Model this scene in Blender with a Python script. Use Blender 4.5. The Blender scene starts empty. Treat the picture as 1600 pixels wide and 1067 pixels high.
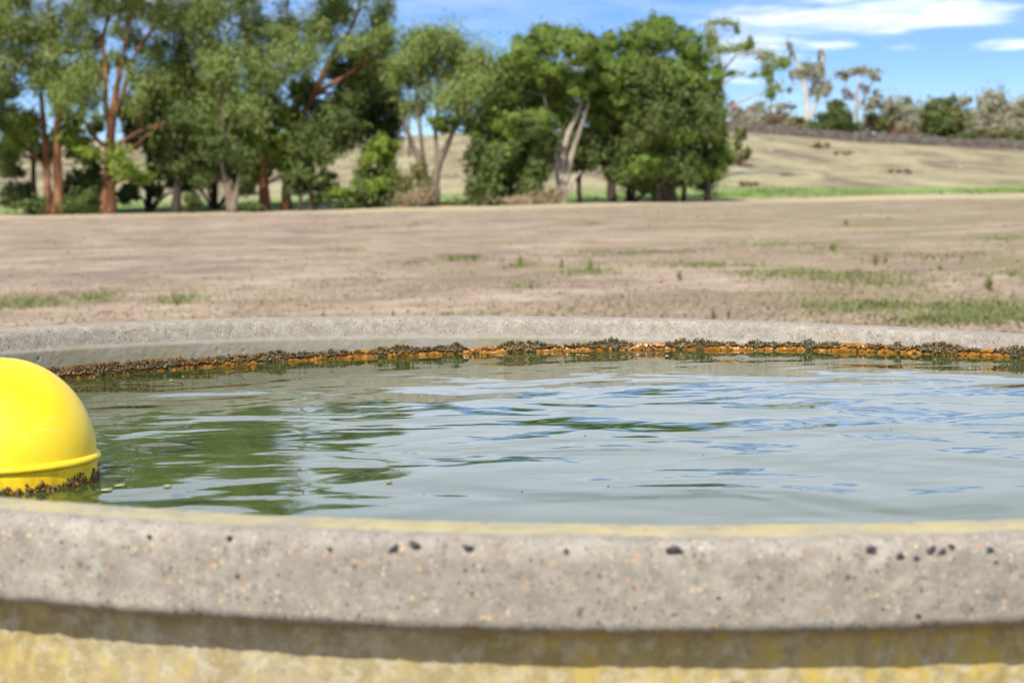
import bpy, math, random
import numpy as np
from mathutils import Vector, Matrix, noise as mnoise

random.seed(7); RNG = np.random.default_rng(7)
SC = bpy.context.scene
COL = SC.collection

# ------------------------------------------------------------------ camera
F, CX, CY = 3002.1, 800.0, 533.5            # focal length and centre in photo pixels (1600 wide)
RIM_Z = 0.62                                # height of the tank rim above the ground
CAM_Z = RIM_Z + 0.2432
PIT, ROLL = math.atan((CY - 297.8) / F), -0.0215
fw = Vector((0, math.cos(PIT), -math.sin(PIT))); up = Vector((0, math.sin(PIT), math.cos(PIT))); rt = Vector((1, 0, 0))
c_, s_ = math.cos(ROLL), math.sin(ROLL)
e_r = c_ * rt + s_ * up; e_u = c_ * up - s_ * rt
CAM = Vector((0, 0, CAM_Z))
cd = bpy.data.cameras.new('camera'); cam = bpy.data.objects.new('camera', cd); COL.objects.link(cam)
m3 = Matrix((e_r, e_u, -fw)).transposed()
cam.matrix_world = Matrix.Translation(CAM) @ m3.to_4x4()
cd.sensor_width = 36; cd.lens = F / 1600 * 36; cd.clip_start = 0.05; cd.clip_end = 20000
cd.dof.use_dof = True; cd.dof.focus_distance = 2.75; cd.dof.aperture_fstop = 9.8
SC.camera = cam
SC.render.resolution_x, SC.render.resolution_y = 1024, 682

def ray(px, py):
    return (fw * F + e_r * (px - CX) + e_u * (CY - py)).normalized()
def at(px, py, Y):                          # the point seen at a photo pixel, at depth Y
    d = ray(px, py); return CAM + d * (Y / d.y)
def on_z(px, py, z):                        # the point seen at a photo pixel, at height z
    d = ray(px, py); return CAM + d * ((z - CAM_Z) / d.z)

# ------------------------------------------------------------------ sky and sun
SUN_EL, SUN_AZ = math.radians(48), math.radians(-162)      # azimuth from +Y towards +X: behind the camera, a little left
sun_dir = Vector((math.sin(SUN_AZ) * math.cos(SUN_EL), math.cos(SUN_AZ) * math.cos(SUN_EL), math.sin(SUN_EL)))
sl = bpy.data.lights.new('sun', 'SUN'); sl.energy = 5.0; sl.angle = math.radians(0.53); sl.color = (1.0, 0.95, 0.87)
so = bpy.data.objects.new('sun', sl); COL.objects.link(so)
so.rotation_euler = sun_dir.to_track_quat('Z', 'Y').to_euler(); so.location = (0, 0, 30)

class NT:
    def __init__(s, tree): s.t = tree; s.n = tree.nodes; s.l = tree.links
    def add(s, typ, **kw):
        n = s.n.new(typ)
        for k, v in kw.items():
            if k == 'inp':
                for kk, vv in v.items():
                    i = n.inputs[kk]
                    if isinstance(vv, bpy.types.NodeSocket): s.l.new(vv, i)
                    else: i.default_value = vv
            else: setattr(n, k, v)
        return n
    def math(s, op, a, b=None, c=None, clamp=False):
        n = s.add('ShaderNodeMath', operation=op, use_clamp=clamp)
        for i, v in enumerate((a, b, c)):
            if v is None: continue
            if isinstance(v, bpy.types.NodeSocket): s.l.new(v, n.inputs[i])
            else: n.inputs[i].default_value = v
        return n.outputs[0]
    def mix(s, fac, a, b, mode='MIX'):
        n = s.add('ShaderNodeMix', data_type='RGBA', blend_type=mode)
        for k, v in ((0, fac), (6, a), (7, b)):
            if isinstance(v, bpy.types.NodeSocket): s.l.new(v, n.inputs[k])
            else: n.inputs[k].default_value = (tuple(v) + (1,))[:4] if k else v
        return n.outputs[2]
    def noise(s, vec, scale, detail=3, rough=0.55, dist=0.0, col=False):
        n = s.add('ShaderNodeTexNoise', inp={'Vector': vec, 'Scale': scale, 'Detail': detail, 'Roughness': rough, 'Distortion': dist})
        return n.outputs['Color' if col else 'Fac']
    def map(s, vec, loc=(0, 0, 0), scale=(1, 1, 1), rot=(0, 0, 0)):
        return s.add('ShaderNodeMapping', inp={'Vector': vec, 'Location': loc, 'Scale': scale, 'Rotation': rot}).outputs[0]
    def step(s, v, a, b, lo=0.0, hi=1.0):
        return s.add('ShaderNodeMapRange', interpolation_type='SMOOTHSTEP', inp={0: v, 1: a, 2: b, 3: lo, 4: hi}).outputs[0]
    def ramp(s, v, stops, interp='LINEAR'):
        n = s.add('ShaderNodeValToRGB', inp={0: v}); r = n.color_ramp; r.interpolation = interp
        while len(r.elements) < len(stops): r.elements.new(0.5)
        for e, (p, c) in zip(r.elements, stops): e.position = p; e.color = tuple(c) + (1,)
        return n.outputs[0]

W = bpy.data.worlds.new('World'); SC.world = W; W.use_nodes = True
w = NT(W.node_tree); w.n.clear()
gd = w.add('ShaderNodeTexCoord').outputs['Generated']
sky = w.add('ShaderNodeTexSky', sky_type='NISHITA', sun_disc=False, sun_elevation=SUN_EL, sun_rotation=SUN_AZ,
            altitude=100, air_density=1.0, dust_density=0.3, ozone_density=2.0)
w.l.new(w.map(gd, loc=(0, 0, 0.045), scale=(1, 1, 1.7)), sky.inputs['Vector'])
skyc = w.add('ShaderNodeHueSaturation', inp={'Hue': 0.515, 'Saturation': 1.34, 'Value': 1.0, 'Color': sky.outputs[0]}).outputs[0]
sp = w.add('ShaderNodeSeparateXYZ', inp={0: gd})
# a layer of cloud on a plane overhead, thicker higher up than near the horizon
zz = w.math('ADD', w.math('MAXIMUM', sp.outputs[2], 0.0), 0.10)
pl = w.add('ShaderNodeCombineXYZ', inp={0: w.math('DIVIDE', sp.outputs[0], zz), 1: w.math('DIVIDE', sp.outputs[1], zz), 2: 0.37}).outputs[0]
lay = w.noise(w.map(pl, scale=(0.75, 1.0, 1.0)), 1.3, 7, 0.62, 0.4)
cover = w.math('ADD', w.step(sp.outputs[2], 0.088, 0.112, -0.26, 0.26), w.step(sp.outputs[2], 0.22, 0.65, 0.0, -0.28))
layer = w.step(w.math('ADD', lay, cover), 0.46, 0.74, 0.0, 0.84)
# the clouds low in the sky over the ridge
wisp = w.noise(w.map(gd, scale=(7.0, 7.0, 46.0)), 2.2, 7, 0.62, 0.3)
front = w.math('GREATER_THAN', sp.outputs[1], 0.0)
acc = None
for (px, py, rx, ry, amt) in [(1310, 26, 235, 44, 1.25), (1480, 18, 130, 34, 1.0), (1210, 60, 130, 50, 0.75), (1290, 72, 70, 12, 0.95), (1415, 74, 40, 9, 0.75),
                              (1590, 68, 110, 13, 0.95), (1180, 150, 90, 30, 0.62), (1150, 110, 120, 60, 0.5), (1000, 110, 200, 50, 0.4)]:
    d = ray(px, py); sx, sz = F / rx, F / ry
    g = w.add('ShaderNodeTexGradient', gradient_type='SPHERICAL', inp={0: w.map(gd, loc=(-d.x * sx, 0, -d.z * sz), scale=(sx, 0, sz))}).outputs['Fac']
    g = w.math('MULTIPLY', w.math('POWER', g, 0.6), amt)
    acc = g if acc is None else w.math('MAXIMUM', acc, g)
low = w.step(w.math('ADD', w.math('MULTIPLY', acc, 0.75), w.math('MULTIPLY', w.math('SUBTRACT', wisp, 0.5), 1.9)), 0.18, 0.95, 0.0, 0.95)
low = w.math('MULTIPLY', w.math('MULTIPLY', low, front), w.step(acc, 0.0, 0.12))
veil = w.math('MULTIPLY', w.step(sp.outputs[2], 0.06, 0.105, 0.0, 0.24), w.step(w.math('ADD', w.math('MULTIPLY', wisp, 0.6), w.math('MULTIPLY', lay, 0.4)), 0.38, 0.60))
cl = w.math('MAXIMUM', w.math('MAXIMUM', low, veil), layer)
shade = w.ramp(wisp, [(0.3, (6.9, 7.6, 8.8)), (0.7, (8.2, 8.5, 9.0))])
allsky = w.mix(cl, skyc, shade)
bg = w.add('ShaderNodeBackground', inp={'Color': allsky, 'Strength': 0.14})
w.l.new(bg.outputs[0], w.add('ShaderNodeOutputWorld').inputs[0])

SC.view_settings.view_transform = 'Standard'; SC.view_settings.look = 'None'
SC.view_settings.exposure = 0.2; SC.view_settings.gamma = 1.0; SC.view_settings.use_curve_mapping = False
SC.render.engine = 'CYCLES'; SC.cycles.use_denoising = True
SC.cycles.max_bounces = 5; SC.cycles.diffuse_bounces = 3; SC.cycles.glossy_bounces = 3; SC.cycles.transmission_bounces = 3
SC.cycles.use_adaptive_sampling = True; SC.cycles.adaptive_threshold = 0.03; SC.cycles.adaptive_min_samples = 16

# ------------------------------------------------------------------ helpers
def obj(name, me, parent=None, mat=None, label=None, cat=None, group=None, kind=None, loc=None):
    o = bpy.data.objects.new(name, me); COL.objects.link(o)
    if parent: o.parent = parent
    if mat and me: me.materials.append(mat)
    if label: o['label'] = label
    if cat: o['category'] = cat
    if group: o['group'] = group
    if kind: o['kind'] = kind
    if loc is not None: o.location = loc
    return o
def mesh(V, Fc, smooth=True):
    me = bpy.data.meshes.new('m')
    V = np.asarray(V, np.float32)
    if isinstance(Fc, np.ndarray):
        n, k = Fc.shape
        me.vertices.add(len(V)); me.vertices.foreach_set('co', V.ravel())
        me.loops.add(n * k); me.loops.foreach_set('vertex_index', Fc.astype(np.int32).ravel())
        me.polygons.add(n); me.polygons.foreach_set('loop_start', np.arange(0, n * k, k, dtype=np.int32))
        me.polygons.foreach_set('loop_total', np.full(n, k, np.int32))
        me.update(calc_edges=True)
    else:
        me.from_pydata([tuple(v) for v in V.tolist()], [], Fc); me.update()
    if smooth: me.polygons.foreach_set('use_smooth', np.ones(len(me.polygons), bool))
    return me
def new_mat(name, rough=0.8, spec=0.3):
    m = bpy.data.materials.new(name); m.use_nodes = True
    t = NT(m.node_tree); b = t.n['Principled BSDF']
    b.inputs['Roughness'].default_value = rough; b.inputs['Specular IOR Level'].default_value = spec
    pos = t.add('ShaderNodeTexCoord').outputs['Object']
    return m, t, b, pos
def simple(name, ca, cb, scale=8, rough=0.8, spec=0.25, bump=0.0, world=False):
    m, t, b, pos = new_mat(name, rough, spec)
    if world: pos = t.add('ShaderNodeNewGeometry').outputs['Position']
    n = t.noise(pos, scale, 4, 0.6)
    t.l.new(t.mix(t.step(n, 0.32, 0.68), ca, cb), b.inputs['Base Color'])
    if bump: t.l.new(t.add('ShaderNodeBump', inp={'Strength': 1.0, 'Distance': bump, 'Height': n}).outputs[0], b.inputs['Normal'])
    return m
def ico(sub):
    import bmesh
    bm = bmesh.new(); bmesh.ops.create_icosphere(bm, subdivisions=sub, radius=1)
    V = np.array([v.co[:] for v in bm.verts]); Fc = np.array([[v.index for v in f.verts] for f in bm.faces]); bm.free()
    return V, Fc
ICO1, ICO2 = ico(1), ico(2)
def lumps(centres, sizes, sub=ICO1, jit=0.3, squash=(1, 1, 1)):
    V0, F0 = sub; n = len(centres); k = len(V0)
    V = np.repeat(V0[None], n, 0) * (1 + RNG.normal(0, jit, (n, k, 1)).clip(-0.6, 0.9))
    V = V * np.asarray(sizes)[:, None, None] * (np.array(squash) * RNG.uniform(0.75, 1.3, (n, 3)))[:, None, :] + np.asarray(centres)[:, None, :]
    Fc = (F0[None] + (np.arange(n) * k)[:, None, None]).reshape(-1, 3)
    return V.reshape(-1, 3), Fc
def rotvec(v, ax, ang):
    return Matrix.Rotation(ang, 3, ax) @ v

# ------------------------------------------------------------------ ground
def sstep(a, b, x):
    t = np.clip((x - a) / (b - a), 0, 1); return t * t * (3 - 2 * t)
def ridge_h(x):
    return 8.6 - 0.098 * np.clip(x - 29, 0, 75) + 0.25 * np.sin(x * 0.09 + 1)
def ground_z(x, y):
    x = np.asarray(x, float); y = np.asarray(y, float)
    hill = np.clip((y - 119) / (262 - 119), 0, 1)
    z = ridge_h(x * 262 / np.maximum(y, 150)) * (0.55 * hill + 0.45 * hill ** 2 * (3 - 2 * hill))
    z = z - np.clip(y - 285, 0, 4000) * 0.012
    z = z + 0.05 * np.sin(x * 0.21 + y * 0.13) * sstep(15, 40, y) + 0.03 * np.sin(x * 0.5 - y * 0.3) * sstep(15, 40, y)
    return z
xs = np.unique(np.concatenate([np.linspace(-3000, -160, 14), np.linspace(-160, 160, 161), np.linspace(160, 3000, 14)]))
ys = np.unique(np.concatenate([np.linspace(-600, -5, 12), np.linspace(-5, 100, 106), np.linspace(100, 300, 161), np.linspace(300, 6000, 20)]))
GX, GY = np.meshgrid(xs, ys)
GV = np.stack([GX, GY, ground_z(GX, GY)], -1).reshape(-1, 3)
nx, ny = len(xs), len(ys)
ii = (np.arange(ny - 1)[:, None] * nx + np.arange(nx - 1)[None]).ravel()
m, t, b, pos = new_mat('dry_paddock', 0.95, 0.1)
geo = t.add('ShaderNodeNewGeometry').outputs['Position']
sp_ = t.add('ShaderNodeSeparateXYZ', inp={0: geo})
big = t.noise(t.map(geo, scale=(0.35, 1, 1)), 0.22, 5, 0.6, 0.6)
mid = t.noise(t.map(geo, scale=(0.6, 1.0, 1)), 1.6, 6, 0.65, 0.4)
fin = t.noise(geo, 9.0, 5, 0.7)
streak = t.noise(t.map(geo, loc=(3, 9, 0), scale=(0.55, 0.42, 1)), 0.85, 6, 0.68, 0.5)
streak2 = t.noise(t.map(geo, loc=(13, 5, 0), scale=(0.9, 0.55, 1)), 2.2, 6, 0.72, 0.3)
soil = t.ramp(t.math('ADD', t.math('MULTIPLY', mid, 0.45), t.math('MULTIPLY', streak2, 0.55)), [(0.38, (0.18, 0.124, 0.080)), (0.46, (0.29, 0.210, 0.145)), (0.54, (0.39, 0.296, 0.210)), (0.62, (0.53, 0.435, 0.315))])
soil = t.mix(t.step(fin, 0.4, 0.7, 0.0, 0.45), soil, (0.42, 0.33, 0.23))
soil = t.mix(t.step(streak, 0.46, 0.58, 0.0, 0.75), soil, (0.23, 0.165, 0.122))
soil = t.mix(t.step(streak, 0.46, 0.34, 0.0, 0.6), soil, (0.47, 0.375, 0.27))
soil = t.mix(t.step(big, 0.5, 0.66, 0.0, 0.55), soil, (0.44, 0.345, 0.215))
weedm = t.noise(t.map(geo, loc=(7, 3, 0), scale=(0.6, 0.5, 1)), 0.55, 6, 0.7, 0.3)
right = t.step(sp_.outputs[0], -8, 8, 0.0, 0.13)
soil = t.mix(t.step(t.math('ADD', weedm, right), 0.56, 0.74, 0.0, 0.72), soil, (0.215, 0.205, 0.085))
pale = t.mix(t.step(fin, 0.3, 0.7), (0.58, 0.48, 0.29), (0.47, 0.39, 0.22))
edge = t.math('MULTIPLY', t.step(t.math('ADD', sp_.outputs[1], t.math('MULTIPLY', big, 30.0)), 96, 118), t.step(mid, 0.35, 0.6, 0.55, 1.0))
soil = t.mix(edge, soil, pale)
hillc = t.ramp(t.noise(t.map(geo, scale=(0.8, 0.22, 1)), 0.22, 7, 0.7, 0.5), [(0.38, (0.19, 0.145, 0.10)), (0.46, (0.29, 0.24, 0.14)), (0.54, (0.38, 0.34, 0.185)), (0.66, (0.43, 0.39, 0.24))])
hillc = t.mix(t.step(t.noise(geo, 0.9, 5, 0.7), 0.48, 0.66, 0.0, 0.6), hillc, (0.22, 0.175, 0.105))
lushn = t.noise(t.map(geo, scale=(0.5, 1, 1)), 0.35, 4, 0.6)
lush = t.math('MULTIPLY', t.step(sp_.outputs[1], 119, 123), t.step(t.math('ADD', sp_.outputs[1], t.math('MULTIPLY', lushn, 16.0)), 137, 150, 1.0, 0.0))
lush = t.math('MULTIPLY', lush, t.step(lushn, 0.34, 0.54, 0.2, 0.92))
hillc = t.mix(lush, hillc, (0.165, 0.30, 0.055))
colr = t.mix(t.step(sp_.outputs[1], 114, 121), soil, hillc)
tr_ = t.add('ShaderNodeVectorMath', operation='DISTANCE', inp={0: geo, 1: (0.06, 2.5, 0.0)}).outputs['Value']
colr = t.mix(t.step(t.math('ADD', tr_, t.math('MULTIPLY', mid, 2.0)), 3.6, 5.5, 0.9, 0.0), colr, t.mix(fin, (0.075, 0.058, 0.042), (0.14, 0.105, 0.078)))  # dark ground around the tank, added to cut bounce light on its wall
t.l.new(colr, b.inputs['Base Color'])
hh = t.math('ADD', t.math('MULTIPLY', mid, 0.10), t.math('MULTIPLY', fin, 0.012))
t.l.new(t.add('ShaderNodeBump', inp={'Strength': 0.55, 'Distance': 1.0, 'Height': hh}).outputs[0], b.inputs['Normal'])
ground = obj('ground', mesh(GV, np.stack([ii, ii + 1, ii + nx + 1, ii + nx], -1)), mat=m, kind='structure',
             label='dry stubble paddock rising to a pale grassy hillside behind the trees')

# ------------------------------------------------------------------ concrete water tank
R, TC = 1.2, Vector((0.0628, 2.5148, RIM_Z)); WATER_Z = CAM_Z - 0.2432 - 0.0613
RI = 1.109; TILT = 0.0318
tank = obj('water_tank', None, loc=TC, label='round grey concrete stock tank full of murky water in the dry paddock', cat='water tank')
tank.empty_display_size = 0.1
tank.rotation_euler = (0, TILT, 0)
prof = [(1.168, -0.60), (1.168, -0.40), (1.169, -0.20), (1.169, -0.11), (1.170, -0.076), (1.176, -0.0685), (1.192, -0.0665), (1.1975, -0.064), (1.2, -0.059),
        (1.2, -0.0135), (1.1985, -0.0075), (1.195, -0.003), (1.189, -0.0005), (1.183, 0.0005), (1.155, 0.001), (1.132, 0.0), (1.1265, -0.0015), (1.1225, -0.005), (1.120, -0.010),
        (1.1165, -0.022), (1.1145, -0.030), (1.1135, -0.033), (1.1105, -0.0355), (1.1095, -0.038), (1.109, -0.05), (1.109, -0.062), (1.109, -0.10), (1.108, -0.2), (1.10, -0.50), (1.0, -0.53), (0.0, -0.535)]
pp = [prof[0]]
for a, bq in zip(prof, prof[1:]):
    L = math.dist(a, bq); s = 0.0028 if (a[1] > -0.115) else 0.05
    k = max(1, int(L / s)); k = min(k, 40)
    pp += [(a[0] + (bq[0] - a[0]) * j / k, a[1] + (bq[1] - a[1]) * j / k) for j in range(1, k + 1)]
pp = np.array(pp)
angs = np.unique(np.round(np.concatenate([np.linspace(math.radians(225), math.radians(316), 800), np.linspace(math.radians(20), math.radians(160), 760),
                                 np.linspace(0, 2 * math.pi, 100, endpoint=False)]), 5))
na, npf = len(angs), len(pp)
PR = np.repeat(pp[None, :, 0], na, 0); PZ = np.repeat(pp[None, :, 1], na, 0); TH = np.repeat(angs[:, None], npf, 1)
# outward direction of the profile, for chips and unevenness of the cast surface
tx = np.gradient(pp[:, 0]); tz = np.gradient(pp[:, 1]); ln = np.hypot(tx, tz) + 1e-9
NR, NZ = tz / ln, -tx / ln
DISP = np.zeros((na, npf))
edge_w = np.exp(-((pp[:, 0] - 1.1965) ** 2 + (pp[:, 1] + 0.006) ** 2) / 0.009 ** 2) + 0.3 * np.exp(-((pp[:, 0] - 1.196) ** 2 + (pp[:, 1] + 0.063) ** 2) / 0.007 ** 2)
for i in range(na):
    ca, sa = math.cos(angs[i]), math.sin(angs[i])
    for j in range(npf):
        if pp[j, 1] < -0.13: continue
        p = Vector((pp[j, 0] * ca, pp[j, 0] * sa, pp[j, 1]))
        d = 0.0007 * mnoise.noise(p * 14) + 0.0006 * mnoise.noise(p * 90)
        e = mnoise.noise(p * 60 + Vector((3, 1, 7)))
        d -= edge_w[j] * max(0.0, e - 0.12) * 0.006
        q = mnoise.noise(p * 150 + Vector((9, 4, 2)))
        d -= max(0.0, q - 0.42) * 0.006
        DISP[i, j] = d
PR = PR + DISP * NR; PZ = PZ + DISP * NZ
TV = np.stack([PR * np.cos(TH), PR * np.sin(TH), PZ], -1).reshape(-1, 3)
a0 = np.arange(na)[:, None]; a1 = (a0 + 1) % na; jj = np.arange(npf - 1)[None]
TF = np.stack([a0 * npf + jj, a1 * npf + jj, a1 * npf + jj + 1, a0 * npf + jj + 1], -1).reshape(-1, 4)

m, t, b, pos = new_mat('concrete', 0.88, 0.25)
sx = t.add('ShaderNodeSeparateXYZ', inp={0: pos}); Z = sx.outputs[2]
rad = t.add('ShaderNodeVectorMath', operation='LENGTH', inp={0: t.map(pos, scale=(1, 1, 0))}).outputs['Value']
nA = t.noise(pos, 7, 6, 0.6); nB = t.noise(pos, 55, 5, 0.65); nC = t.noise(pos, 260, 3, 0.6)
base = t.ramp(nB, [(0.3, (0.225, 0.198, 0.155)), (0.52, (0.325, 0.293, 0.236)), (0.72, (0.42, 0.385, 0.318))])
base = t.mix(t.step(nA, 0.35, 0.7, 0.0, 0.45), base, (0.235, 0.205, 0.172))
base = t.mix(t.step(nC, 0.45, 0.75, 0.0, 0.35), base, (0.45, 0.405, 0.345))
outer = t.step(rad, 1.14, 1.16)
inner_low = t.math('MULTIPLY', t.step(rad, 1.125, 1.13, 1.0, 0.0), t.step(t.math('ADD', Z, t.math('MULTIPLY', nA, 0.02)), -0.030, -0.016, 1.0, 0.0))
base = t.mix(t.math('MULTIPLY', inner_low, 0.72), base, (0.30, 0.275, 0.24))
def stones(scale, thr, size, cols, amount, keepout=True):
    global base
    v = t.add('ShaderNodeTexVoronoi', inp={'Vector': t.add('ShaderNodeVectorMath', operation='ADD', inp={0: pos, 1: t.add('ShaderNodeVectorMath', operation='SCALE', inp={0: t.noise(pos, scale * 1.6, 2, 0.5, 0, True), 'Scale': 0.35 / scale}).outputs[0]}).outputs[0], 'Scale': scale, 'Randomness': 1.0})
    r = t.add('ShaderNodeSeparateColor', inp={0: v.outputs['Color']})
    k = t.math('MULTIPLY', t.math('GREATER_THAN', r.outputs[0], thr), t.step(t.math('SUBTRACT', v.outputs['Distance'], t.math('MULTIPLY', r.outputs[2], size)), 0.02, 0.10, 1.0, 0.0))
    k = t.math('MULTIPLY', k, t.math('SUBTRACT', amount, t.math('MULTIPLY', inner_low, amount * 0.75)))
    base = t.mix(k, base, t.ramp(r.outputs[1], cols, 'CONSTANT'))
stones(420, 0.58, 0.40, [(0, (0.10, 0.09, 0.085)), (0.22, (0.56, 0.40, 0.24)), (0.38, (0.54, 0.49, 0.41)), (0.62, (0.20, 0.17, 0.14)), (0.8, (0.60, 0.46, 0.24)), (0.93, (0.5, 0.24, 0.12))], 0.75)
stones(240, 0.66, 0.34, [(0, (0.09, 0.085, 0.085)), (0.14, (0.52, 0.34, 0.20)), (0.34, (0.50, 0.44, 0.35)), (0.58, (0.18, 0.16, 0.14)), (0.74, (0.55, 0.41, 0.21)), (0.93, (0.44, 0.18, 0.09))], 1.0)
stones(520, 0.82, 0.38, [(0, (0.035, 0.033, 0.033)), (0.7, (0.5, 0.27, 0.12)), (0.85, (0.07, 0.06, 0.05))], 0.8)
stones(130, 0.88, 0.26, [(0, (0.10, 0.095, 0.095)), (0.25, (0.50, 0.29, 0.16)), (0.45, (0.52, 0.46, 0.37)), (0.78, (0.15, 0.135, 0.125))], 0.6)
stones(250, 0.86, 0.30, [(0, (0.045, 0.042, 0.042)), (0.75, (0.12, 0.10, 0.085))], 0.8)
# lichen: a thin yellow crust on the flat of the rim and on the wall under it
nz = t.add('ShaderNodeSeparateXYZ', inp={0: t.add('ShaderNodeNewGeometry').outputs['True Normal']}).outputs[2]
topm = t.math('MULTIPLY', t.math('MULTIPLY', t.step(nz, 0.8, 0.95), t.step(sx.outputs[1], -0.2, 0.2, 1.0, 0.12)), t.math('MULTIPLY', t.step(rad, 1.185, 1.175), t.step(rad, 1.118, 1.126)))
ln1 = t.noise(pos, 16, 6, 0.7, 0.4); ln2 = t.noise(pos, 4, 3, 0.5)
lich_t = t.math('MULTIPLY', topm, t.step(t.math('ADD', ln1, t.math('MULTIPLY', ln2, 0.4)), 0.50, 0.82, 0.15, 0.70))
base = t.mix(lich_t, base, t.mix(nB, (0.50, 0.40, 0.13), (0.58, 0.51, 0.26)))
wallm = t.math('MULTIPLY', outer, t.step(Z, -0.0655, -0.069))
dirt = t.noise(t.map(pos, scale=(1, 1, 0.7)), 42, 6, 0.7, 0.3)
base = t.mix(t.math('MULTIPLY', wallm, t.step(ln2, 0.3, 0.6, 0.6, 0.9)), base, t.mix(t.step(dirt, 0.35, 0.65), (0.34, 0.25, 0.07), (0.46, 0.395, 0.245)))
base = t.mix(t.math('MULTIPLY', wallm, t.step(t.math('ADD', dirt, t.math('MULTIPLY', ln2, 0.3)), 0.62, 0.80, 0.0, 0.75)), base, (0.52, 0.36, 0.03))
base = t.mix(t.math('MULTIPLY', wallm, t.step(t.noise(pos, 60, 6, 0.72), 0.48, 0.62, 0.0, 0.65)), base, (0.53, 0.48, 0.35))
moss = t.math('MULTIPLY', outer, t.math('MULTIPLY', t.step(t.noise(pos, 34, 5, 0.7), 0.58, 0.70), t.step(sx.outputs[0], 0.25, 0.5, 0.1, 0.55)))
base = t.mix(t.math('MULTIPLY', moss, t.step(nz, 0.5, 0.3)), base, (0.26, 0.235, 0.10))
# green film just above the water on the inside
film = t.math('MULTIPLY', inner_low, t.step(t.math('ADD', Z, t.math('MULTIPLY', sx.outputs[0], 0.0318)), -0.020, -0.045, 0.0, 1.0))
base = t.mix(t.math('MULTIPLY', film, t.step(t.noise(pos, 12, 4, 0.6), 0.35, 0.65, 0.1, 0.6)), base, (0.25, 0.225, 0.12))
t.l.new(base, b.inputs['Base Color'])
bh = t.math('ADD', t.math('MULTIPLY', nB, 0.0016), t.math('MULTIPLY', nC, 0.0009))
t.l.new(t.add('ShaderNodeBump', inp={'Strength': 0.7, 'Distance': 1.0, 'Height': bh}).outputs[0], b.inputs['Normal'])
shell = obj('concrete_shell', mesh(TV, TF), tank, m)
shell['label'] = 'weathered concrete wall with thick overhanging rim, exposed stones and yellow lichen'

# dark stones standing in the cast face of the rim, as seen
dark = simple('dark_stone', (0.035, 0.033, 0.036), (0.10, 0.09, 0.085), 200, 0.85, 0.2)
MW = Matrix.Translation(TC) @ Matrix.Rotation(TILT, 4, 'Y'); MWI = MW.inverted()
def on_rim(px, py):                                      # where the sight line meets the rim's outer face, in tank coordinates
    o = MWI @ CAM; d = MWI.to_3x3() @ ray(px, py)
    A = d.x ** 2 + d.y ** 2; B = 2 * (o.x * d.x + o.y * d.y); C = o.x ** 2 + o.y ** 2 - R * R
    s = (-B - math.sqrt(B * B - 4 * A * C)) / (2 * A); return o + d * s
V0, F0 = ICO2
for (px, py, wx, wy, ti) in [q for q in [(358, 827, 14, 9, 0), (233, 835, 9, 8, 0), (370, 900, 9, 9, 0), (52, 863, 7, 7, 0), (140, 880, 8, 7, 0), (615, 854, 20, 14, .2), (648, 848, 20, 12, -.4), (731, 846, 18, 10, -.3), (755, 891, 10, 9, 0),
                             (808, 902, 20, 7, -.3), (1057, 848, 32, 12, 0.05), (922, 868, 8, 14, .2), (885, 857, 9, 9, 0), (936, 900, 9, 8, 0), (1304, 890, 8, 11, .3), (1335, 903, 10, 8, 0), (1362, 850, 24, 11, .1),
                             (1407, 869, 17, 12, .3), (1432, 872, 12, 10, 0), (1456, 855, 20, 9, .5), (1472, 862, 16, 8, .5), (1547, 856, 14, 12, 0), (1556, 878, 13, 9, .4), (1487, 922, 8, 14, .5), (1378, 951, 10, 7, 0),
                             (1435, 962, 12, 8, 0), (1123, 934, 9, 8, 0), (1218, 931, 7, 6, 0), (1054, 960, 9, 6, 0), (190, 906, 8, 7, 0), (1488, 843, 9, 7, 0), (1580, 940, 7, 8, 0), (690, 870, 6, 5, 0), (515, 858, 9, 8, 0), (1280, 855, 8, 6, 0)] if q[2] > 8]:
    p = on_rim(px, py)
    if p.z > -0.008: p = on_rim(px, py + 4)
    k = 1.36 / F * 0.5
    Vv = V0 * (1 + RNG.normal(0, 0.27, (len(V0), 1)).clip(-.5, .5))
    Vv = Vv * np.array([0.0022, wx * k * 0.85, wy * k * 0.85])
    ct, st = math.cos(ti), math.sin(ti)
    Vv = np.stack([Vv[:, 0], Vv[:, 1] * ct - Vv[:, 2] * st, Vv[:, 1] * st + Vv[:, 2] * ct], -1)
    o = obj('pebble', mesh(Vv, F0), tank, dark, loc=p)
    a = math.atan2(p.y, p.x); o.location = (math.cos(a) * (R - 0.0012), math.sin(a) * (R - 0.0012), min(p.z, -0.006)); o.rotation_euler = (0, 0, a)

# water
nr = 90; na2 = 240; rr = np.linspace(0, 1.124, nr)
th2 = np.linspace(0, 2 * math.pi, na2, endpoint=False)
WV = [(0, 0, 0)] + [(r * math.cos(q), r * math.sin(q), 0) for r in rr[1:] for q in th2]
WF = [(0, 1 + k, 1 + (k + 1) % na2) for k in range(na2)]
for i in range(nr - 2):
    for k in range(na2):
        k2 = (k + 1) % na2; WF.append((1 + i * na2 + k, 1 + (i + 1) * na2 + k, 1 + (i + 1) * na2 + k2, 1 + i * na2 + k2))
m, t, b, pos = new_mat('murky_water', 0.015, 0.5)
b.inputs['IOR'].default_value = 1.333
murk = t.noise(pos, 2.2, 4, 0.6)
t.l.new(t.mix(t.step(murk, 0.35, 0.65), (0.036, 0.064, 0.014), (0.052, 0.080, 0.022)), b.inputs['Base Color'])
w1 = t.noise(t.map(pos, scale=(0.85, 1.0, 1), rot=(0, 0, 0.3)), 4.6, 2, 0.4, 0.5)
w2 = t.noise(t.map(pos, loc=(4, 2, 0), scale=(0.7, 1.0, 1), rot=(0, 0, -0.25)), 14, 2, 0.5, 0.6)
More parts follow.
